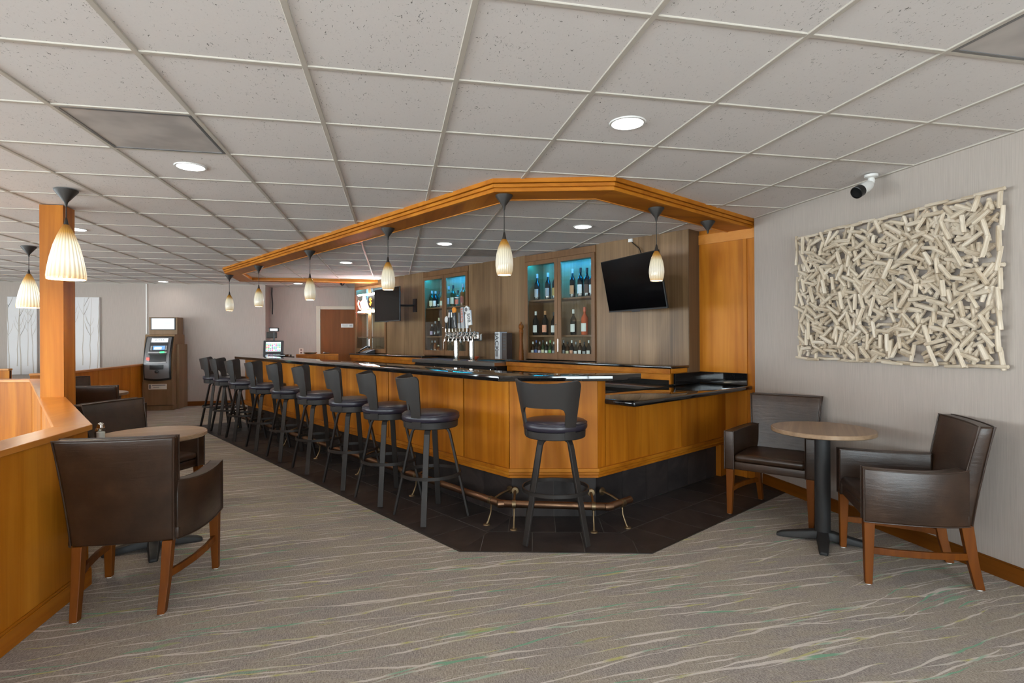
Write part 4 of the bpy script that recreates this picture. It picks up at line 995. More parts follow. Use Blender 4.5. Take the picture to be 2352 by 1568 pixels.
def make_chair():
    t = thing('armchair', 'x', 'chair', (0, 0, 0), 0, 'brown leather armchairs')
    ZB = .345
    # legs: front pair tapered and straight, rear pair splayed backwards
    for sx in (-1, 1):
        def leg(p0, p1, w0, w1):
            v = []
            for (x, y, z), w_ in ((p1, w1), (p0, w0)):
                v += [(x - w_, y - w_, z), (x + w_, y - w_, z), (x + w_, y + w_, z), (x - w_, y + w_, z)]
            return mb().add(v, [[3, 2, 1, 0], [4, 5, 6, 7], [0, 1, 5, 4], [1, 2, 6, 5], [2, 3, 7, 6], [3, 0, 4, 7]])
        leg((sx * .272, .262, ZB), (sx * .277, .265, .006), .026, .017).build('leg', M['legwood'], t, bevel=.003)
        v = []
        for (x, y, z, w_) in ((sx * .187, -.268, .006, .021), (sx * .193, -.235, .15, .024), (sx * .197, -.205, ZB, .028)):
            v += [(x - w_ * .8, y - w_, z), (x + w_ * .8, y - w_, z), (x + w_ * .8, y + w_, z), (x - w_ * .8, y + w_, z)]
        mb().add(v, [[3, 2, 1, 0], [8, 9, 10, 11]] + [[k * 4 + j, k * 4 + (j + 1) % 4, k * 4 + 4 + (j + 1) % 4, k * 4 + 4 + j] for k in (0, 1) for j in range(4)]).build('leg', M['legwood'], t, bevel=.003)
        pts = [(sx * .272, .26, .185), (sx * .272, .12, .182), (sx * .255, -.02, .18), (sx * .225, -.14, .178), (sx * .195, -.225, .175)]
        mb().flat(pts, (0, 0, .018), .02).build('stretcher', M['legwood'], t, bevel=.003)
        for x, y in ((sx * .277, .265), (sx * .187, -.268)): mb().lathe([(0, 0), (.013, 0), (.013, .006), (0, .006)], 10, (x, y, 0)).build('glide', M['white'], t)
    # arm shells: plan curve from the front of the arm round to the back
    plan_o = [(.308, .290), (.311, .20), (.312, .09), (.306, 0), (.292, -.085), (.268, -.155), (.238, -.212)]
    th = .066
    for sx in (-1, 1):
        q = mb(); rows = []
        for k, (x, y) in enumerate(plan_o):
            f_ = k / (len(plan_o) - 1)
            a = plan_o[max(0, k - 1)]; b = plan_o[min(len(plan_o) - 1, k + 1)]; dx, dy = b[0] - a[0], b[1] - a[1]; L = math.hypot(dx, dy)
            nx, ny = dy / L, -dx / L
            if nx > 0: nx, ny = -nx, -ny
            zt = .632 - .012 * math.sin(PI * f_) + .01 * f_
            xi, yi = x + nx * th, y + ny * th
            rows.append([(sx * x, y, ZB), (sx * (x + .004 * math.sin(PI * f_)), y, (ZB + zt) / 2), (sx * x, y, zt), (sx * xi, yi, zt), (sx * xi, yi, ZB)])
        q.v = [p for r_ in rows for p in r_]; m_ = 5
        q.f = [[i * m_ + j, (i + 1) * m_ + j, (i + 1) * m_ + (j + 1) % m_, i * m_ + (j + 1) % m_] for i in range(len(rows) - 1) for j in range(m_)] + [list(range(m_)), [(len(rows) - 1) * m_ + j for j in range(m_)][::-1]]
        a_ = q.build('arm', M['leather'], t, smooth=38, bevel=.008, seg=3)
        p_o = [(r_[2][0], r_[2][1], r_[2][2] - .003) for r_ in rows]; p_i = [(r_[3][0], r_[3][1], r_[3][2] - .003) for r_ in rows]
        pp = mb().tube(p_o, .0035, 6).tube(p_i, .0035, 6).tube([(rows[0][2][0], rows[0][2][1] + .001, rows[0][2][2]), (rows[0][0][0], rows[0][0][1] + .001, ZB)], .0035, 6)
        pp.tube([(rows[0][3][0], rows[0][3][1] + .001, rows[0][3][2]), (rows[0][4][0], rows[0][4][1] + .001, ZB)], .0035, 6).tube([r_[0] for r_ in rows], .0035, 6)
        pp.build('piping', M['piping'], a_, smooth=60)
    # back: raked, wider at the top, slightly curved
    def backsurf(u, v, side):
        z = ZB + (.872 - ZB) * v; hw = .226 + .032 * v ** 1.3
        x = (u - .5) * 2 * hw; curve = .022 * (1 - ((u - .5) * 2) ** 2)
        y = -.225 - .085 * v ** 1.15 - curve + (.085 - .02 * v) * side
        return (x, y, z)
    q = mb(); nu, nv = 10, 8
    outer_ = [backsurf(i / nu, j / nv, 0) for i in range(nu + 1) for j in range(nv + 1)]; inner_ = [backsurf(i / nu, j / nv, 1) for i in range(nu + 1) for j in range(nv + 1)]
    n_ = len(outer_); q.v = outer_ + inner_; W_ = nv + 1
    for i in range(nu):
        for j in range(nv):
            a = i * W_ + j; q.f += [[a, a + W_, a + W_ + 1, a + 1], [n_ + a, n_ + a + 1, n_ + a + W_ + 1, n_ + a + W_]]
    for i in range(nu): q.f += [[i * W_, n_ + i * W_, n_ + (i + 1) * W_, (i + 1) * W_], [i * W_ + nv, (i + 1) * W_ + nv, n_ + (i + 1) * W_ + nv, n_ + i * W_ + nv]]
    for j in range(nv): q.f += [[j, j + 1, n_ + j + 1, n_ + j], [nu * W_ + j, n_ + nu * W_ + j, n_ + nu * W_ + j + 1, nu * W_ + j + 1]]
    bk = q.build('backrest', M['leather'], t, smooth=42, bevel=.012, seg=3)
    for side in (0, 1):
        o_ = .0 if side == 0 else 0
        loop = [backsurf(0, j / nv, side) for j in range(nv + 1)] + [backsurf(i / nu, 1, side) for i in range(1, nu)] + [backsurf(1, 1 - j / nv, side) for j in range(nv + 1)]
        mb().tube([(x, y, z) for x, y, z in loop], .004, 6).build('piping', M['piping'], bk, smooth=60)
    # seat
    mb().box(-.245, .245, -.21, .275, ZB, .405).build('seat_apron', M['leather'], t, bevel=.008, seg=3, smooth=38)
    q = mb(); q.grid(lambda u, v: ((u - .5) * .48, -.19 + .475 * v, .455 + .022 * (1 - (2 * u - 1) ** 4) * (1 - (2 * v - 1) ** 4)), 12, 12)
    mb().box(-.242, .242, -.17, .288, .407, .462).build('seat_cushion', M['leather'], t, bevel=.026, seg=4, smooth=60)
    return t
ch = make_chair()
ch.location = (2.668 + .766 * .265 - .005, 3.58 + .643 * .265, 0); ch.rotation_euler[2] = R(-140 - 90)
ch['label'] = 'brown leather armchair between the bar end and the small round table by the wall'
dup(ch, (2.88, 2.665, 0), R(149.6 - 90), 'brown leather armchair seen from the side under the driftwood panel')
dup(ch, (-1.305, 3.30, 0), R(0), 'brown leather armchair seen from behind beside the near half wall')
dup(ch, (-1.875, 4.71, 0), R(-25 - 90), 'brown leather armchair facing the camera behind the left round table')
dup(ch, (-3.04, 6.72, 0), R(0), 'brown leather armchair seen from behind right of the column, second row')
dup(ch, (-3.80, 7.85, 0), R(-125), 'brown leather armchair farthest away, behind the second round table')

def make_table():
    t = thing('round_table', 'x', 'table', (0, 0, 0), 0, 'small round tables')
    tp = mb().lathe([(0, .712), (.296, .712), (.303, .716), (.305, .726), (.305, .738), (.301, .742), (0, .742)], 64).build('tabletop', M['tabletop'], t, smooth=35)
    mb().lathe([(.3048, .716), (.3065, .718), (.3065, .738), (.3048, .740), (.3048, .716)], 64).build('edge_band', M['tabletop'], tp, smooth=35)
    mb().lathe([(0, .70), (.12, .70), (.12, .712), (0, .712)], 24).build('mounting_plate', M['blkcast'], t, smooth=35)
    mb().lathe([(0, .06), (.046, .06), (.046, .70), (0, .70)], 24).build('column', M['blkcast'], t, smooth=35)
    for a in (0, 90, 180, 270):
        d = Vector((math.cos(R(a)), math.sin(R(a)), 0)); w_ = Vector((-d.y, d.x, 0))
        v = []
        for r_, hw, z0, z1 in ((.0, .04, .02, .075), (.06, .038, .018, .07), (.24, .028, .0, .035), (.275, .024, .0, .018)):
            v += [d * r_ - w_ * hw + Vector((0, 0, z0)), d * r_ + w_ * hw + Vector((0, 0, z0)), d * r_ + w_ * hw * .8 + Vector((0, 0, z1)), d * r_ - w_ * hw * .8 + Vector((0, 0, z1))]
        mb().add(v, [[3, 2, 1, 0], [12, 13, 14, 15]] + [[k * 4 + j, k * 4 + (j + 1) % 4, k * 4 + 4 + (j + 1) % 4, k * 4 + 4 + j] for k in range(3) for j in range(4)]).build('base_foot', M['blkcast'], t, bevel=.006, smooth=40)
    return t
tb = make_table(); tb.location = (2.745, 3.155, 0); tb.rotation_euler[2] = R(50); tb['label'] = 'small round brown table between the two armchairs by the right wall'
dup(tb, (-1.52, 4.0, 0), R(20), 'small round brown table with salt shaker between two armchairs on the left')
dup(tb, (-3.30, 7.15, 0), R(20), 'small round table mostly hidden behind the second row armchair')
# the grain of the right-hand table runs across the view
sh = thing('salt_shaker', 'glass salt shaker with chrome lid on the left round table', 'salt shaker', (-1.752, 3.85, .742))
sh.scale = (1.12, 1.12, 1.15)
mb().lathe([(0, 0), (.021, 0), (.022, .004), (.0225, .045), (.018, .056), (0, .056)], 10).build('glass_body', M['glass'], sh)
mb().lathe([(0, .002), (.0195, .002), (.0195, .036), (0, .038)], 12).build('salt', M['salt'], sh, smooth=40)
mb().lathe([(0, .056), (.019, .056), (.02, .062), (.016, .070), (.017, .076), (.010, .084), (0, .086)], 16).build('lid', M['chrome'], sh, smooth=50)
sh2 = thing('pepper_shaker', 'small dark pepper shaker beside the salt shaker', 'pepper shaker', (-1.79, 3.91, .742))
mb().lathe([(0, 0), (.021, 0), (.0225, .03), (.018, .04), (0, .04)], 10).build('glass_body', M['pepper'], sh2)
mb().lathe([(0, .04), (.019, .04), (.016, .054), (0, .058)], 16).build('lid', M['chrome'], sh2, smooth=50)

# ================================================================== PENDANTS
def pendant(x, y, zc, z_top, z_bot, r, lab, mat, bare=False, group='amber pendants under the wood frame', cz=.075, cr=.062, glow=True):
    t = thing('pendant_lamp', lab, 'pendant lamp', (x, y, zc), 0, group)
    mb().lathe([(0, 0), (cr, 0), (cr, -.008), (.012, -cz), (.006, -cz - .03), (0, -cz - .032)], 28).build('canopy', M['bronze'], t, smooth=40)
    if bare: return t
    h = z_top - z_bot
    mb().tube([(0, 0, -cz), (0, 0, z_top - zc + .02)], .0035, 8).build('cord', M['bronze'], t, smooth=60)
    mb().lathe([(0, z_top - zc + .055), (.006, z_top - zc + .05), (.016, z_top - zc - .002), (0, z_top - zc - .004)], 14).build('cap', M['bronze'], t, smooth=50)
    if r < .09: pr = [(.26, 1), (.42, .93), (.66, .80), (.86, .62), (.98, .42), (1.0, .28), (.93, .12), (.80, 0)]
    else: pr = [(.16, 1), (.26, .94), (.46, .80), (.66, .62), (.83, .40), (.95, .20), (1.0, .06), (.98, 0)]
    prof = [(a * r, z_bot - zc + b * h) for a, b in pr]
    q = mb().lathe(prof, 96, rib=(24, .022)); s_ = q.build('shade', mat, t, smooth=70, solid=.003)
    if glow: mb().lathe([(0, .004), (pr[-1][0] * r * .93, .004), (pr[-1][0] * r * .93, .007), (0, .007)], 20, (0, 0, z_bot - zc)).build('diffuser', M['pendglow'], t, smooth=40)
    return t
lp = ['amber ribbed pendant lamp at the near corner of the wood frame', 'amber ribbed pendant lamp hanging in front of the turned out television', 'amber ribbed pendant lamp left of the neon sign, third along the frame', 'amber ribbed pendant lamp next to last along the frame', 'amber ribbed pendant lamp at the far end of the frame']
for (t_, s_), lb in zip(((2.62, 2.99), (2.60, 4.60), (2.585, 6.37), (2.585, 8.16), (2.60, 9.62)), lp):
    pendant(*B(t_, s_), 2.358, 2.045, 1.79, .062, lb, M['shade'])
pendant(*B(3.79, 2.505), 2.358, 2.02, 1.785, .058, 'amber ribbed pendant lamp in front of the tilted television', M['shade'])
pendant(*B(4.58, 2.50), 2.358, 0, 0, .05, 'dark cone pendant mount without lamp near the right wall', M['shade'], bare=True)
pendant(-2.336, 4.66, 2.438, 2.185, 1.785, .118, 'large bright ribbed pendant lamp in front of the wooden column', M['shade_big'], group='large ribbed pendants over the half wall', cz=.09, cr=.075)
pendant(-4.186, 7.58, 2.438, 2.12, 1.72, .118, 'large bright ribbed pendant lamp left of the wooden column', M['shade_big'], group='large ribbed pendants over the half wall', cz=.09, cr=.075)

# ================================================================== HALF WALLS AND COLUMN
Q = [(-1.628, YF), (-1.628, 3.49), B(.33, 8.66), (B(.33, 8.66)[0] + 3.2 * math.cos(R(165)), B(.33, 8.66)[1] + 3.2 * math.sin(R(165)))]
def half_wall(Q, lab, wd=.165, zt=.88, base=True, name='half_wall'):
    o0 = (Q[1][0], Q[1][1], 0) if len(Q) > 2 else (Q[0][0], Q[0][1], 0); t = thing(name, lab, 'half wall', o0)
    for i in range(len(Q) - 1):
        sl = slice(i, i + 2)
        A, I = offs(Q, -.022), offs(Q, wd - .022)
        n = max(1, round(math.hypot(Q[i + 1][0] - Q[i][0], Q[i + 1][1] - Q[i][1]) / 1.25))
        mb().strip(offs(Q, -.002 + .04)[sl], offs(Q, wd - .042)[sl], 0, zt - .034).build('core', M['dkwood'], t, o0)
        for k in range(n):
            e = .0008
            for X0, X1 in ((offs(Q, .020), offs(Q, .036)), (offs(Q, wd - .036), offs(Q, wd - .020))):
                a0, a1 = lerp2(X0[i], X0[i + 1], k / n + e), lerp2(X0[i], X0[i + 1], (k + 1) / n - e); b0, b1 = lerp2(X1[i], X1[i + 1], k / n + e), lerp2(X1[i], X1[i + 1], (k + 1) / n - e)
                mb().strip([a0, a1], [b0, b1], 0, zt - .032).build('veneer_panel', M['wood'], t, o0)
        mb().strip(offs(Q, 0)[sl], offs(Q, wd)[sl], zt - .03, zt).build('cap_board', M['cap'], t, o0, bevel=.003)
        if base:
            mb().strip(offs(Q, .006)[sl], offs(Q, .0195)[sl], 0, .085).strip(offs(Q, .011)[sl], offs(Q, .0195)[sl], .085, .098).build('baseboard', M['wood_y'], t, o0, bevel=.003)
    return t
half_wall(Q, 'angled honey maple half wall with wide cap at the left edge of the picture')
half_wall([(-4.6, 9.0), (-4.6, 12.28)], 'honey maple half wall running to the back wall beside the cash machine', wd=.12)
half_wall([(-4.92, 8.9), (-4.605, 8.9)], 'short honey maple half wall end just left of the column', wd=.1)
half_wall([(-8.0, 10.5), (-6.09, 10.5)], 'honey maple half wall end at the far left in front of the tree picture', wd=.1)
bn = thing('bench_rail', 'dark low wooden bench rail behind the half wall at the far left', 'bench', (-6.0, 8.55, 0))
mb().box(-7.6, -4.95, 8.5, 8.58, .80, .835).build('top_rail', M['legwood'], bn, (-6.0, 8.55, 0), bevel=.006)
for x in (-7.4, -6.2, -5.05): mb().box(x - .025, x + .025, 8.515, 8.565, 0, .80).build('post', M['legwood'], bn, (-6.0, 8.55, 0), bevel=.004)
mb().box(-7.55, -5.0, 8.53, 8.55, .35, .80).build('back_panel', M['leather'], bn, (-6.0, 8.55, 0), bevel=.006)
pc = thing('wooden_column', 'square honey maple column rising from the half wall to the ceiling', 'column', (-2.708, 5.275, 0))
for k, (x0, x1, y0, y1) in enumerate(((-.0835, .0835, -.085, -.070), (-.0835, .0835, .070, .085), (-.0835, -.0685, -.0695, .0695), (.0685, .0835, -.0695, .0695))):
    mb().box(x0, x1, y0, y1, 0, 2.438).build('cladding_board', M['wood'], pc)

# ================================================================== CASH MACHINE
ao = (-4.34, 11.9, 0)
at_ = thing('cash_machine', 'grey cash machine in a brown kiosk with lit screen topper', 'cash machine', ao)
X0, X1, Y0, Y1 = -.265, .245, -.26, .38
def kiosk_profile(): return [(Y0 + .04, .0), (Y0 + .04, .10), (Y0, .10), (Y0, .52), (Y0 + .02, .56), (Y0 + .03, .9), (Y0 + .09, 1.25), (Y0 + .14, 1.43), (Y1, 1.43), (Y1, 0)]
def yz_prism(pr, x0, x1):
    n = len(pr); return mb().add([(x0, y, z) for y, z in pr] + [(x1, y, z) for y, z in pr], [list(range(n)), list(range(n, 2 * n))[::-1]] + [[i, n + i, n + (i + 1) % n, (i + 1) % n] for i in range(n)])
yz_prism(kiosk_profile(), X0, X1).build('kiosk_body', M['atmwood'], at_, bevel=.004)
mb().box(X1 + .001, X1 + .05, Y0 + .2, Y1, 0, 1.24).build('side_wing', M['atmwood'], at_, bevel=.004)
mb().box(X0 - .01, X1 + .01, Y0 + .02, Y1 - .02, 0, .09).build('plinth', M['atmwood'], at_, bevel=.004)
tpr = mb().box(-.245, .245, .0, .30, 1.431, 1.765).build('screen_topper', M['atmwood'], at_, bevel=.004)
mb().box(-.215, .215, -.012, -.0005, 1.52, 1.755).build('screen_bezel', M['darkgrey'], tpr, bevel=.004); mb().box(-.195, .195, -.016, -.0125, 1.535, 1.74).build('screen', M['lcd'], tpr)
for k in range(3): mb().box(.02, .02 + .12 - .03 * (k % 2), -.0175, -.0162, 1.59 + k * .03, 1.597 + k * .03).build('screen_text', M['lightgrey'], tpr)
# bowed machine face
def face(u, v, d=0):
    z = .585 + .81 * v; y = Y0 - .055 + .03 * (1 - 0) + .14 * v ** 2.2 - .04 * math.sin(PI * v) - d; bow = .018 * (1 - (2 * u - 1) ** 2)
    return ((u - .5) * .46, y - bow, z - .025 * (1 - v) * (1 - (2 * u - 1) ** 2))
q = mb(); q.grid(lambda u, v: face(u, v), 10, 14); fc = q.build('machine_bezel', M['black'], at_, smooth=60, solid=.05)
q = mb(); q.grid(lambda u, v: face(.05 + .9 * u, .045 + .935 * v, .008), 10, 14); q.build('machine_face', M['midgrey'], at_, smooth=60, solid=.01)
def fpatch(u0, u1, v0, v1, d, mat, nm):
    q = mb(); q.grid(lambda u, v: face(u0 + (u1 - u0) * u, v0 + (v1 - v0) * v, d), 4, 3); return q.build(nm, mat, fc, smooth=60, solid=.006)
fpatch(.24, .84, .87, .955, .022, M['lcd'], 'header_light'); fpatch(.2, .86, .58, .86, .0195, M['darkgrey'], 'display_hood')
text('ATM', .05, M['midgrey'], at_, (.018, face(.54, .912)[1] - .031, face(.54, .912)[2]), (R(90 + 0), 0, 0), 'lettering', ext=.0015, sx=1.6)
fpatch(.34, .78, .70, .79, .026, M['lcdblue'], 'display'); fpatch(.4, .66, .71, .76, .032, M['lcd'], 'display_glow')
for k in range(4): fpatch(.25, .31, .69 + .026 * k, .71 + .026 * k, .026, M['lightgrey'], 'side_key'); fpatch(.80, .85, .69 + .026 * k, .71 + .026 * k, .026, M['lightgrey'], 'side_key')
fpatch(.17, .86, .625, .655, .028, M['lightgrey'], 'keyboard_ledge'); fpatch(.62, .78, .63, .66, .036, M['green'], 'card_light')
fpatch(.14, .24, .465, .52, .026, M['red'], 'receipt_light'); fpatch(.24, .84, .41, .60, .020, M['black'], 'cash_recess')
fpatch(.14, .86, .395, .425, .03, M['lightgrey'], 'cash_tray'); fpatch(.26, .76, .255, .355, .022, M['black'], 'dispenser_slot')
mb().lathe([(0, 0), (.03, 0), (.03, .02), (.014, .026), (0, .026)], 14, (.01, face(.5, .18)[1] - .022, .735), Matrix.Rotation(R(90), 3, 'X')).build('lock', M['black'], fc, smooth=40)
ns_ = mb().box(-.16, .15, Y0 - .004, Y0 - .0005, .40, .50).build('notice', M['paper'], at_)
mb().box(-.15, -.12, Y0 - .0055, Y0 - .0042, .415, .49).box(-.10, .13, Y0 - .0055, Y0 - .0042, .47, .485).box(-.08, .02, Y0 - .0055, Y0 - .0042, .435, .445).build('print', M['midgrey'], ns_)

# ================================================================== WALL THINGS
def tree_picture(x0, lab, seed):
    rnd = random.Random(seed); wd, ht = .485, 1.475; o0 = (x0 + wd / 2, YB, .687)
    t = thing('tree_picture', lab, 'picture', o0)
    mb().box(-wd / 2, wd / 2, -.04, -.001, 0, ht).build('canvas', M['canvas'], t, bevel=.003)
    for k in range(5 if seed == 1 else 4):
        x = -wd / 2 + .05 + k * (wd - .1) / (4 if seed == 1 else 3) + rnd.uniform(-.02, .02); zb = rnd.choice([.0, .02, .16, .2]); xt = x + rnd.uniform(-.06, .06)
        wdt = rnd.uniform(.011, .024); n = 8
        cl_ = [(x + (xt - x) * i / n + rnd.uniform(-.008, .008), zb + (ht - .02 - zb) * i / n) for i in range(n + 1)]
        q = mb(); v = []
        for i, (px_, pz) in enumerate(cl_):
            h_ = wdt * (1 - .75 * i / n) / 2; v += [(max(-wd / 2 + .002, px_ - h_), -.0418, pz), (min(wd / 2 - .002, px_ + h_), -.0418, pz)]
        q.add(v, [[2 * i, 2 * i + 1, 2 * i + 3, 2 * i + 2] for i in range(n)])
        for b_ in range(7):
            i = rnd.randint(4, 7); bx0, bz0 = cl_[i]; sgn = rnd.choice((-1, 1)); L = rnd.uniform(.12, .3)
            pts = [(bx0, bz0), (bx0 + sgn * L * .25, bz0 + L * .5), (bx0 + sgn * L * .36, bz0 + L)]
            pts = [(min(max(a, -wd / 2 + .006), wd / 2 - .006), min(b, ht - .004)) for a, b in pts]
            v = []
            for j, (a, b) in enumerate(pts): h_ = .0032 * (1 - .28 * j); v += [(a - h_, -.0416, b), (a + h_, -.0416, b)]
            q.add(v, [[2 * j, 2 * j + 1, 2 * j + 3, 2 * j + 2] for j in range(2)])
        q.build('painted_trunk', M['treepaint'], t)
    return t
tree_picture(-7.13, 'tall white canvas with painted bare trees, farther left', 1)
tree_picture(-6.073, 'tall white canvas with painted bare trees, right of the column', 2)
cdt = mb().box(-4.79, -4.765, YB - .022, YB, 1.45, 2.436).build('wall_conduit', M['white'], None, (-4.78, YB, 1.45), bevel=.003); cdt.location = (-4.78, YB, 1.45)
tag(cdt, 'white vertical cable cover on the back wall above the cash machine', 'conduit')
cbl = mb().tube([(-2.545, YR - .012, 2.43), (-2.55, YR - .012, 2.3), (-2.535, YR - .012, 2.1), (-2.54, YR - .012, 1.86)], .012, 8).build('hanging_cable', M['black'], None, (-2.545, YR, 1.86), smooth=40); cbl.location = (-2.545, YR, 1.86)
tag(cbl, 'dark cable hanging down the corner of the recessed back wall', 'cable')

# ---- far service counter with till
sv = thing('service_counter', 'far wood fronted counter with dark top carrying the till', 'counter', (-1.4, 10.8, 0))
so2 = (-1.4, 10.8, 0)
mb().box(-1.70, -.98, 10.50, 10.525, 0, 1.03).build('front_panel', M['wood'], sv, so2)
mb().box(-1.70, -.98, 10.49, 10.58, 1.031, 1.062).build('wood_ledge', M['wood_x'], sv, so2, bevel=.003)
mb().box(-2.5, -1.0, 10.585, 11.15, .84, .88).build('worktop', M['granite'], sv, so2, bevel=.004)
mb().box(-2.48, -1.02, 10.60, 11.12, 0, .84).build('carcass', M['dkwood'], sv, so2)
sr = thing('till_shelf', 'dark raised shelf under the till at the far end of the bar', 'shelf', (-2.15, 10.85, .88))
mb().box(-2.48, -1.86, 10.62, 11.02, .13, .16).build('board', M['black'], sr, (-2.15, 10.85, 0), bevel=.004)
for x in (-2.46, -1.9): mb().box(x, x + .02, 10.64, 11.0, .0005, .13).build('support', M['black'], sr, (-2.15, 10.85, 0))
tz = 1.0405
ti = thing('till_terminal', 'dark grey touch screen till with coloured buttons and rear display pole', 'till', (-2.14, 10.84, tz), R(4))
mb().box(-.17, .17, -.12, .12, 0, .03).build('base', M['darkgrey'], ti, bevel=.01)
Mt = Matrix.Rotation(R(-16), 3, 'X')
def tp_(c, s, mat, nm, bv=0, par=None): return mb().obox(Vector((0, -.08, .03)) + Mt @ Vector(c), s, Mt).build(nm, mat, par or ti, bevel=bv)
tp_((0, .03, .125), (.34, .06, .25), M['darkgrey'], 'head', .012); sc_ = tp_((0, -.002, .13), (.25, .004, .175), M['lcd'], 'screen')
cols = [(.6, .15, .5), (.2, .5, .45), (.5, .6, .2), (.85, .85, .8), (.25, .4, .65), (.7, .2, .2), (.15, .55, .3)]
rb = random.Random(5); cm = [plain('till_button_%d' % i, (*c, 1), .5, emit=.2) for i, c in enumerate(cols)]
for i in range(8):
    for j in range(5): tp_((-.108 + i * .031, -.005, .062 + j * .029), (.026, .003, .023), rb.choice(cm), 'button', 0, None).parent = ti
mb().box(-.012, .012, .05, .07, .03, .44).build('pole', M['black'], ti); mb().box(-.085, .085, .035, .075, .43, .50).build('customer_display', M['black'], ti, bevel=.008)
mb().box(-.062, .062, .032, .0345, .445, .485).build('display_text', M['lcd'], ti); mb().box(-.13, .05, .055, .075, .31, .42).build('rear_screen', M['bronze'], ti, bevel=.008)
ol = thing('wall_socket', 'almond wall socket plate on the back wall beside the till', 'outlet', (-1.96, YR, 1.06))
mb().box(-.045, .045, -.006, 0, -.06, .065).build('plate', M['pink'], ol, bevel=.002)
for z in (-.028, .032): mb().box(-.018, .018, -.008, -.0062, z - .014, z + .014).build('socket', M['socket'], ol)
dsh = turned('shallow_dish', [(0, 0), (.09, 0), (.12, .03), (.115, .03), (.085, .008), (0, .008)], M['steel'], (-1.46, 10.535, 1.0625), 'shallow steel dish on the wood ledge right of the till', 'dish')
tc_ = mb().tube([(-1.845, 10.85, 1.05), (-1.84, 10.83, 1.0), (-1.80, 10.9, .93), (-1.74, 10.8, .9), (-1.66, 10.78, .893), (-1.6, 10.86, .893)], .008, 8).build('till_cable', M['black'], None, (-1.8, 10.85, .9), smooth=40); tc_.location = (-1.8, 10.85, .9)
tag(tc_, 'loose black cables lying right of the till', 'cable')

# ---- cameras
cmr = thing('security_camera', 'white bullet security camera under the ceiling above the driftwood panel', 'security camera', (3.18, 3.20, ZC - .002))
mb().lathe([(0, 0), (.042, 0), (.042, -.016), (.02, -.022), (0, -.022)], 20).build('mount', M['white'], cmr, smooth=40)
mb().lathe([(0, -.022), (.018, -.022), (.024, -.04), (.018, -.062), (0, -.066)], 16).build('joint', M['white'], cmr, smooth=50)
dv = Vector((-.845, -.127, -.45)).normalized(); up_ = dv.to_track_quat('Z', 'Y').to_matrix()
mb().lathe([(0, .0), (.022, .004), (.034, .03), (.038, .06), (.038, .115), (0, .115)], 20, Vector((0, 0, -.06)) - dv * .0, up_).build('housing', M['white'], cmr, smooth=40)
mb().lathe([(.0, .1155), (.04, .1155), (.041, .16), (.036, .162), (.034, .15), (0, .148)], 20, Vector((0, 0, -.06)), up_).build('lens_hood', M['black'], cmr, smooth=40)
cm2 = thing('dome_camera', 'small dark dome camera on the ceiling above the door', 'security camera', (-.98, 11.35, ZC - .003))
mb().lathe([(0, 0), (.055, 0), (.055, -.02), (0, -.02)], 20).build('ring', M['bronze'], cm2, smooth=40)
mb().lathe([(0, -.0201), (.045, -.0201), (.04, -.045), (.022, -.062), (0, -.068)], 20).build('dome', M['black'], cm2, smooth=60)

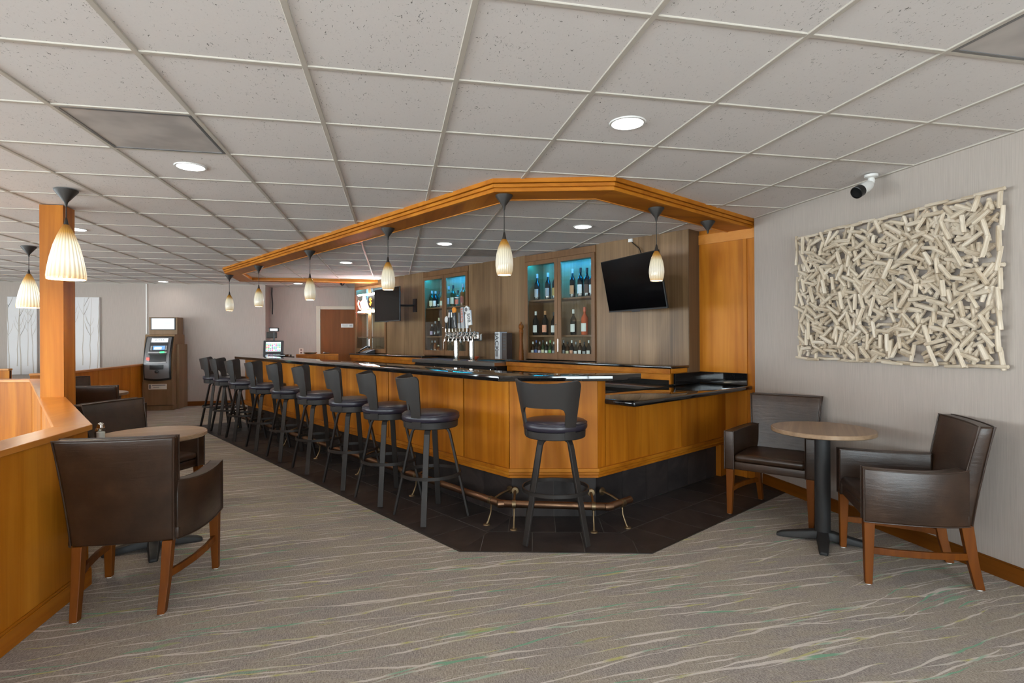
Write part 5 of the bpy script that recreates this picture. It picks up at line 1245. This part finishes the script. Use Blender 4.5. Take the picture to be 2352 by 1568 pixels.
# ---- driftwood panel
AW, AH = 1.58, 1.0
art = thing('driftwood_panel', 'large wall panel of woven pale driftwood sticks on the right wall', 'wall art', (XW, 3.205, 1.155), 0)
rs = random.Random(3)
vars_ = []
for k in range(7):
    q = mb(); seg = 7; v = []; f = []
    prof = [(-.5, .55), (-.492, .9), (-.25, 1.0 + rs.uniform(-.06, .06)), (.0, 1.0 + rs.uniform(-.1, .05)), (.25, .96 + rs.uniform(-.06, .06)), (.492, .88), (.5, .5)]
    bend_ = rs.uniform(-.08, .08)
    for x, r_ in prof:
        for j in range(seg): a = 2 * PI * j / seg; v.append((x, .095 * r_ * math.cos(a) + bend_ * (x * x), .095 * r_ * math.sin(a)))
    n = len(prof)
    f = [[i * seg + j, i * seg + (j + 1) % seg, (i + 1) * seg + (j + 1) % seg, (i + 1) * seg + j] for i in range(n - 1) for j in range(seg)] + [list(range(seg))[::-1], [(n - 1) * seg + j for j in range(seg)]]
    me = q.add(v, f).mesh('driftwood_stick', smooth=50); me.materials.append(M['driftwood']); vars_.append(me)
def stick(y, z, x, a, L, th, tilt):
    Mx = Matrix.Translation((x, y, z)) @ Matrix.Rotation(a, 4, 'X') @ Matrix.Rotation(R(90), 4, 'Z') @ Matrix.Rotation(tilt, 4, 'Y') @ Matrix.Diagonal((L, th, th, 1))
    return Mx
back = mb()
def add_back(Mx):
    me = rs.choice(vars_); back.add([Mx @ v_.co for v_ in me.vertices], [list(p.vertices) for p in me.polygons])
nfront = 0
def put(Mx):
    o = link('driftwood_stick', rs.choice(vars_), None, art); o.matrix_local = Mx
# far layers
for k in range(760):
    y = rs.uniform(-AW / 2 + .05, AW / 2 - .05); z = rs.uniform(.05, AH - .05)
    add_back(stick(y, z, -rs.uniform(.026, .055), rs.uniform(0, PI), rs.uniform(.07, .125), rs.uniform(.115, .15), rs.uniform(-.12, .12)))
# front layer: jittered grid
ny, nz = 22, 11
for i in range(ny):
    for j in range(nz):
        y = -AW / 2 + .05 + (AW - .1) * (i + .5 + rs.uniform(-.42, .42)) / ny; z = .045 + (AH - .09) * (j + .5 + rs.uniform(-.42, .42)) / nz
        put(stick(y, z, -rs.uniform(.06, .09), rs.uniform(0, PI), rs.uniform(.088, .14), rs.uniform(.125, .165), rs.uniform(-.2, .2)))
# rim
for k in range(15):
    for z in (.012, AH - .012): put(stick(-AW / 2 + .06 + (AW - .12) * k / 14, z + rs.uniform(-.008, .008), -rs.uniform(.03, .06), rs.uniform(-.06, .06), rs.uniform(.12, .17), .125, 0))
for k in range(9):
    for y in (-AW / 2 + .012, AW / 2 - .012): put(stick(y + rs.uniform(-.01, .01), .06 + (AH - .12) * k / 8, -rs.uniform(.03, .06), PI / 2 + rs.uniform(-.2, .2), rs.uniform(.11, .15), .14, 0))
tag(back.build('back_layer_sticks', M['driftwood'], art, smooth=50), kind='stuff')
